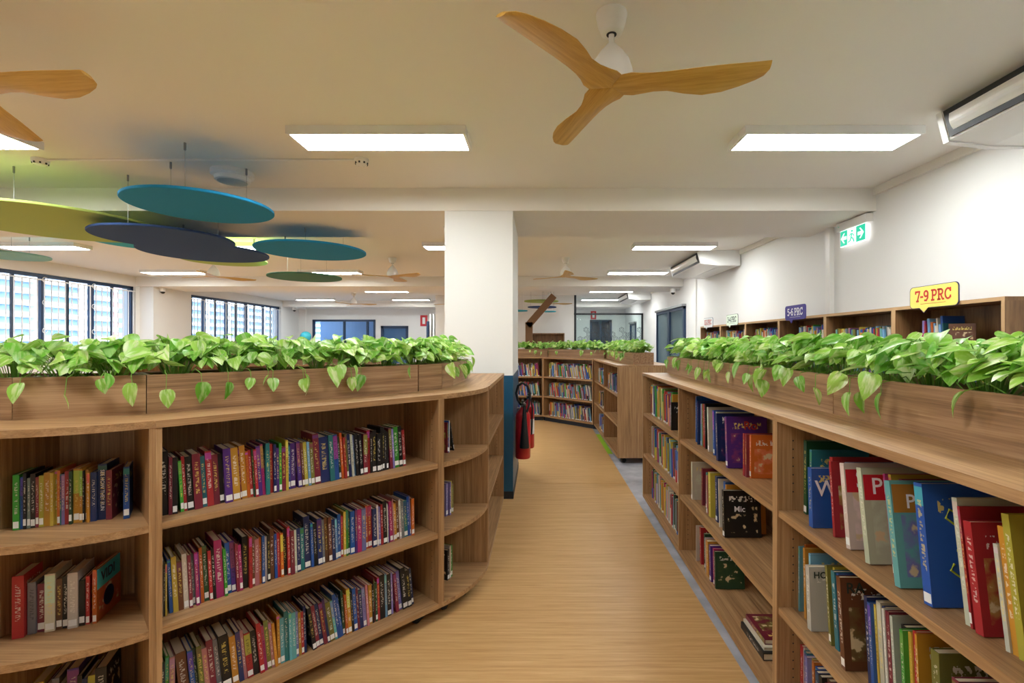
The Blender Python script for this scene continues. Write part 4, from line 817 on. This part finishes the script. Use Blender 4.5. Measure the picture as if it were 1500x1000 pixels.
picture_row(UP, ZBASE, XB+.16, [('w', .008, .22, 0, 0), ('r', .024, .22, 4, .01), ('d', .02, .21, 4, .05), ('w', .012, .2, 4, .02), ('a', .035, .2, 4, .02), ('p', .028, .2, 4, .03), ('x', .016, .2, 4, .02), ('d', .016, .2, 4, .02)],
    'bottom shelf before double panel', 'single divider', 'picture books before the double panel')
for k, (ck, th) in enumerate((('k', .03), ('w', .014), ('m', .022))):     # a lying stack on the bottom shelf
    z = ZBASE+.0004+sum((.03, .014, .022)[:k])
    book(UP @ Matrix.Translation((XB+.87, .06+.012*k, z+th)) @ Matrix.Rotation(R(90), 4, 'Y'), th, .24-.02*k, .2, ck, f'{COL[ck][0]} book lying flat on bottom shelf, {["lowest", "middle", "topmost"][k]} of its stack', 'books lying in a stack', False)
# all remaining, far books: one object
fv_, ff_, fc_ = [], [], []
frng = random.Random(21); PAL = [lin(COL[k][1]) for k in 'knbbltcgdoyarmpvxiwweuztlwbyr']; PAPER = lin('d6c9ae')
def far_row(U, z, x0, x1, setback, hr, th, dep=.16, lean=6, pal=None):
    x = x0; an = 0
    while x < x1:
        t = frng.uniform(*th); h = frng.uniform(*hr); an = max(0, min(lean, an+frng.uniform(-2, 2.4)))
        if x+t > x1: break
        Mx = U @ Matrix.Translation((x, setback+frng.uniform(-.006, .01), z+.0005)) @ Matrix.Rotation(R(-an), 4, 'Y'); c_ = frng.choice(pal or PAL); j = frng.uniform(.6, 1.0); c_ = tuple(min(1, q*j) for q in c_[:3])+(1,)
        c2 = frng.choice(PAL); hb = frng.uniform(.1, .9)*h if frng.random() < .5 else h*.07
        for (za, zb, cc) in ((0, hb, c2 if hb > h*.1 else lin('ece9e2')), (hb, h, c_)):
            k = len(fv_); m_ = MB().box(0, t*.97, 0, dep, za, zb); fv_.extend([tuple(Mx @ Vector(p)) for p in m_.v]); ff_.extend([tuple(k+i for i in f) for f in m_.f]); fc_.extend([cc, PAPER if zb == h else cc, cc, cc, PAPER, cc])
        x += t
WHT = [lin(COL[k][1]) for k in 'wwlwgyzrbovce']
bk = book(UP @ Matrix.Translation((.865, .03, Z1+.0004)), .022, .2, .16, 'k', 'black book with white handwriting in front of the single divider', 'picture books before the double panel', False)
for zz in (.165, .135): link('handwriting', text_mesh('M', .036, 'ink_white', .0003), bk, mw=Matrix.Translation((.0226, .05, zz)) @ Matrix(((0, 0, 1, 0), (1, .25, 0, 0), (0, 1, 0, 0), (0, 0, 0, 1))))
for z, x0, x1 in ((Z1, .08, .855), (Z2, .09, 1.13), (ZBASE, .12, 1.05)): far_row(UP, z, x0, x1, .06, (.22, .27), (.01, .022))
UB = unit_mat(BP, BA); UB2 = unit_mat((BP.x-1.2, BP.y), 0); UG = unit_mat((.922, 8.11), GA)
for z in (Z1, Z2, ZBASE): far_row(UB, z, .1, 1.17, .07, (.2, .27), (.008, .02), lean=14, pal=(PAL+WHT)); far_row(UB2, z, .1, 1.15, .07, (.2, .26), (.008, .022), lean=8)
for z in (Z1, Z2, ZBASE): far_row(UG, z, .3, .85, .04, (.19, .23), (.012, .03))
far_row(UG, Z1, 1.42, 2.25, .03, (.19, .24), (.015, .03))
WX = [(.06, .88), (.06, .85), (.12, .9), (.33, .9), (.05, .9), (.2, .42)]
for i in range(6):
    UW = unit_mat((XF, WU[i]), -90); far_row(UW, 1.405, WX[i][0], WX[i][1], .07, (.18, .25) if i != 4 else (.17, .2), (.01, .022), lean=4, pal=PAL+WHT)
    far_row(UW, 1.08, .06, .85, .07, (.18, .25), (.01, .022), lean=4)
me = bpy.data.meshes.new('far_books'); me.from_pydata(fv_, [], ff_); me.materials.append(M['far_books']); ca = me.attributes.new('col', 'FLOAT_COLOR', 'FACE')
ca.data.foreach_set('color', [q for c_ in fc_ for q in c_]); me.update()
tag(link('far_books', me), 'rows of assorted books on the far bookcases and tall wall bookcases', 'books', kind='stuff')
rb = book(unit_mat((XF, WU[5]), -90) @ Matrix.Translation((.445, .07, 1.4055)) @ Matrix.Rotation(R(-58), 4, 'Z'), .012, .19, .15, 'u', 'brown book with red figures, cover showing in the tall bookcase', None, False)
print('objects', len(bpy.data.objects))
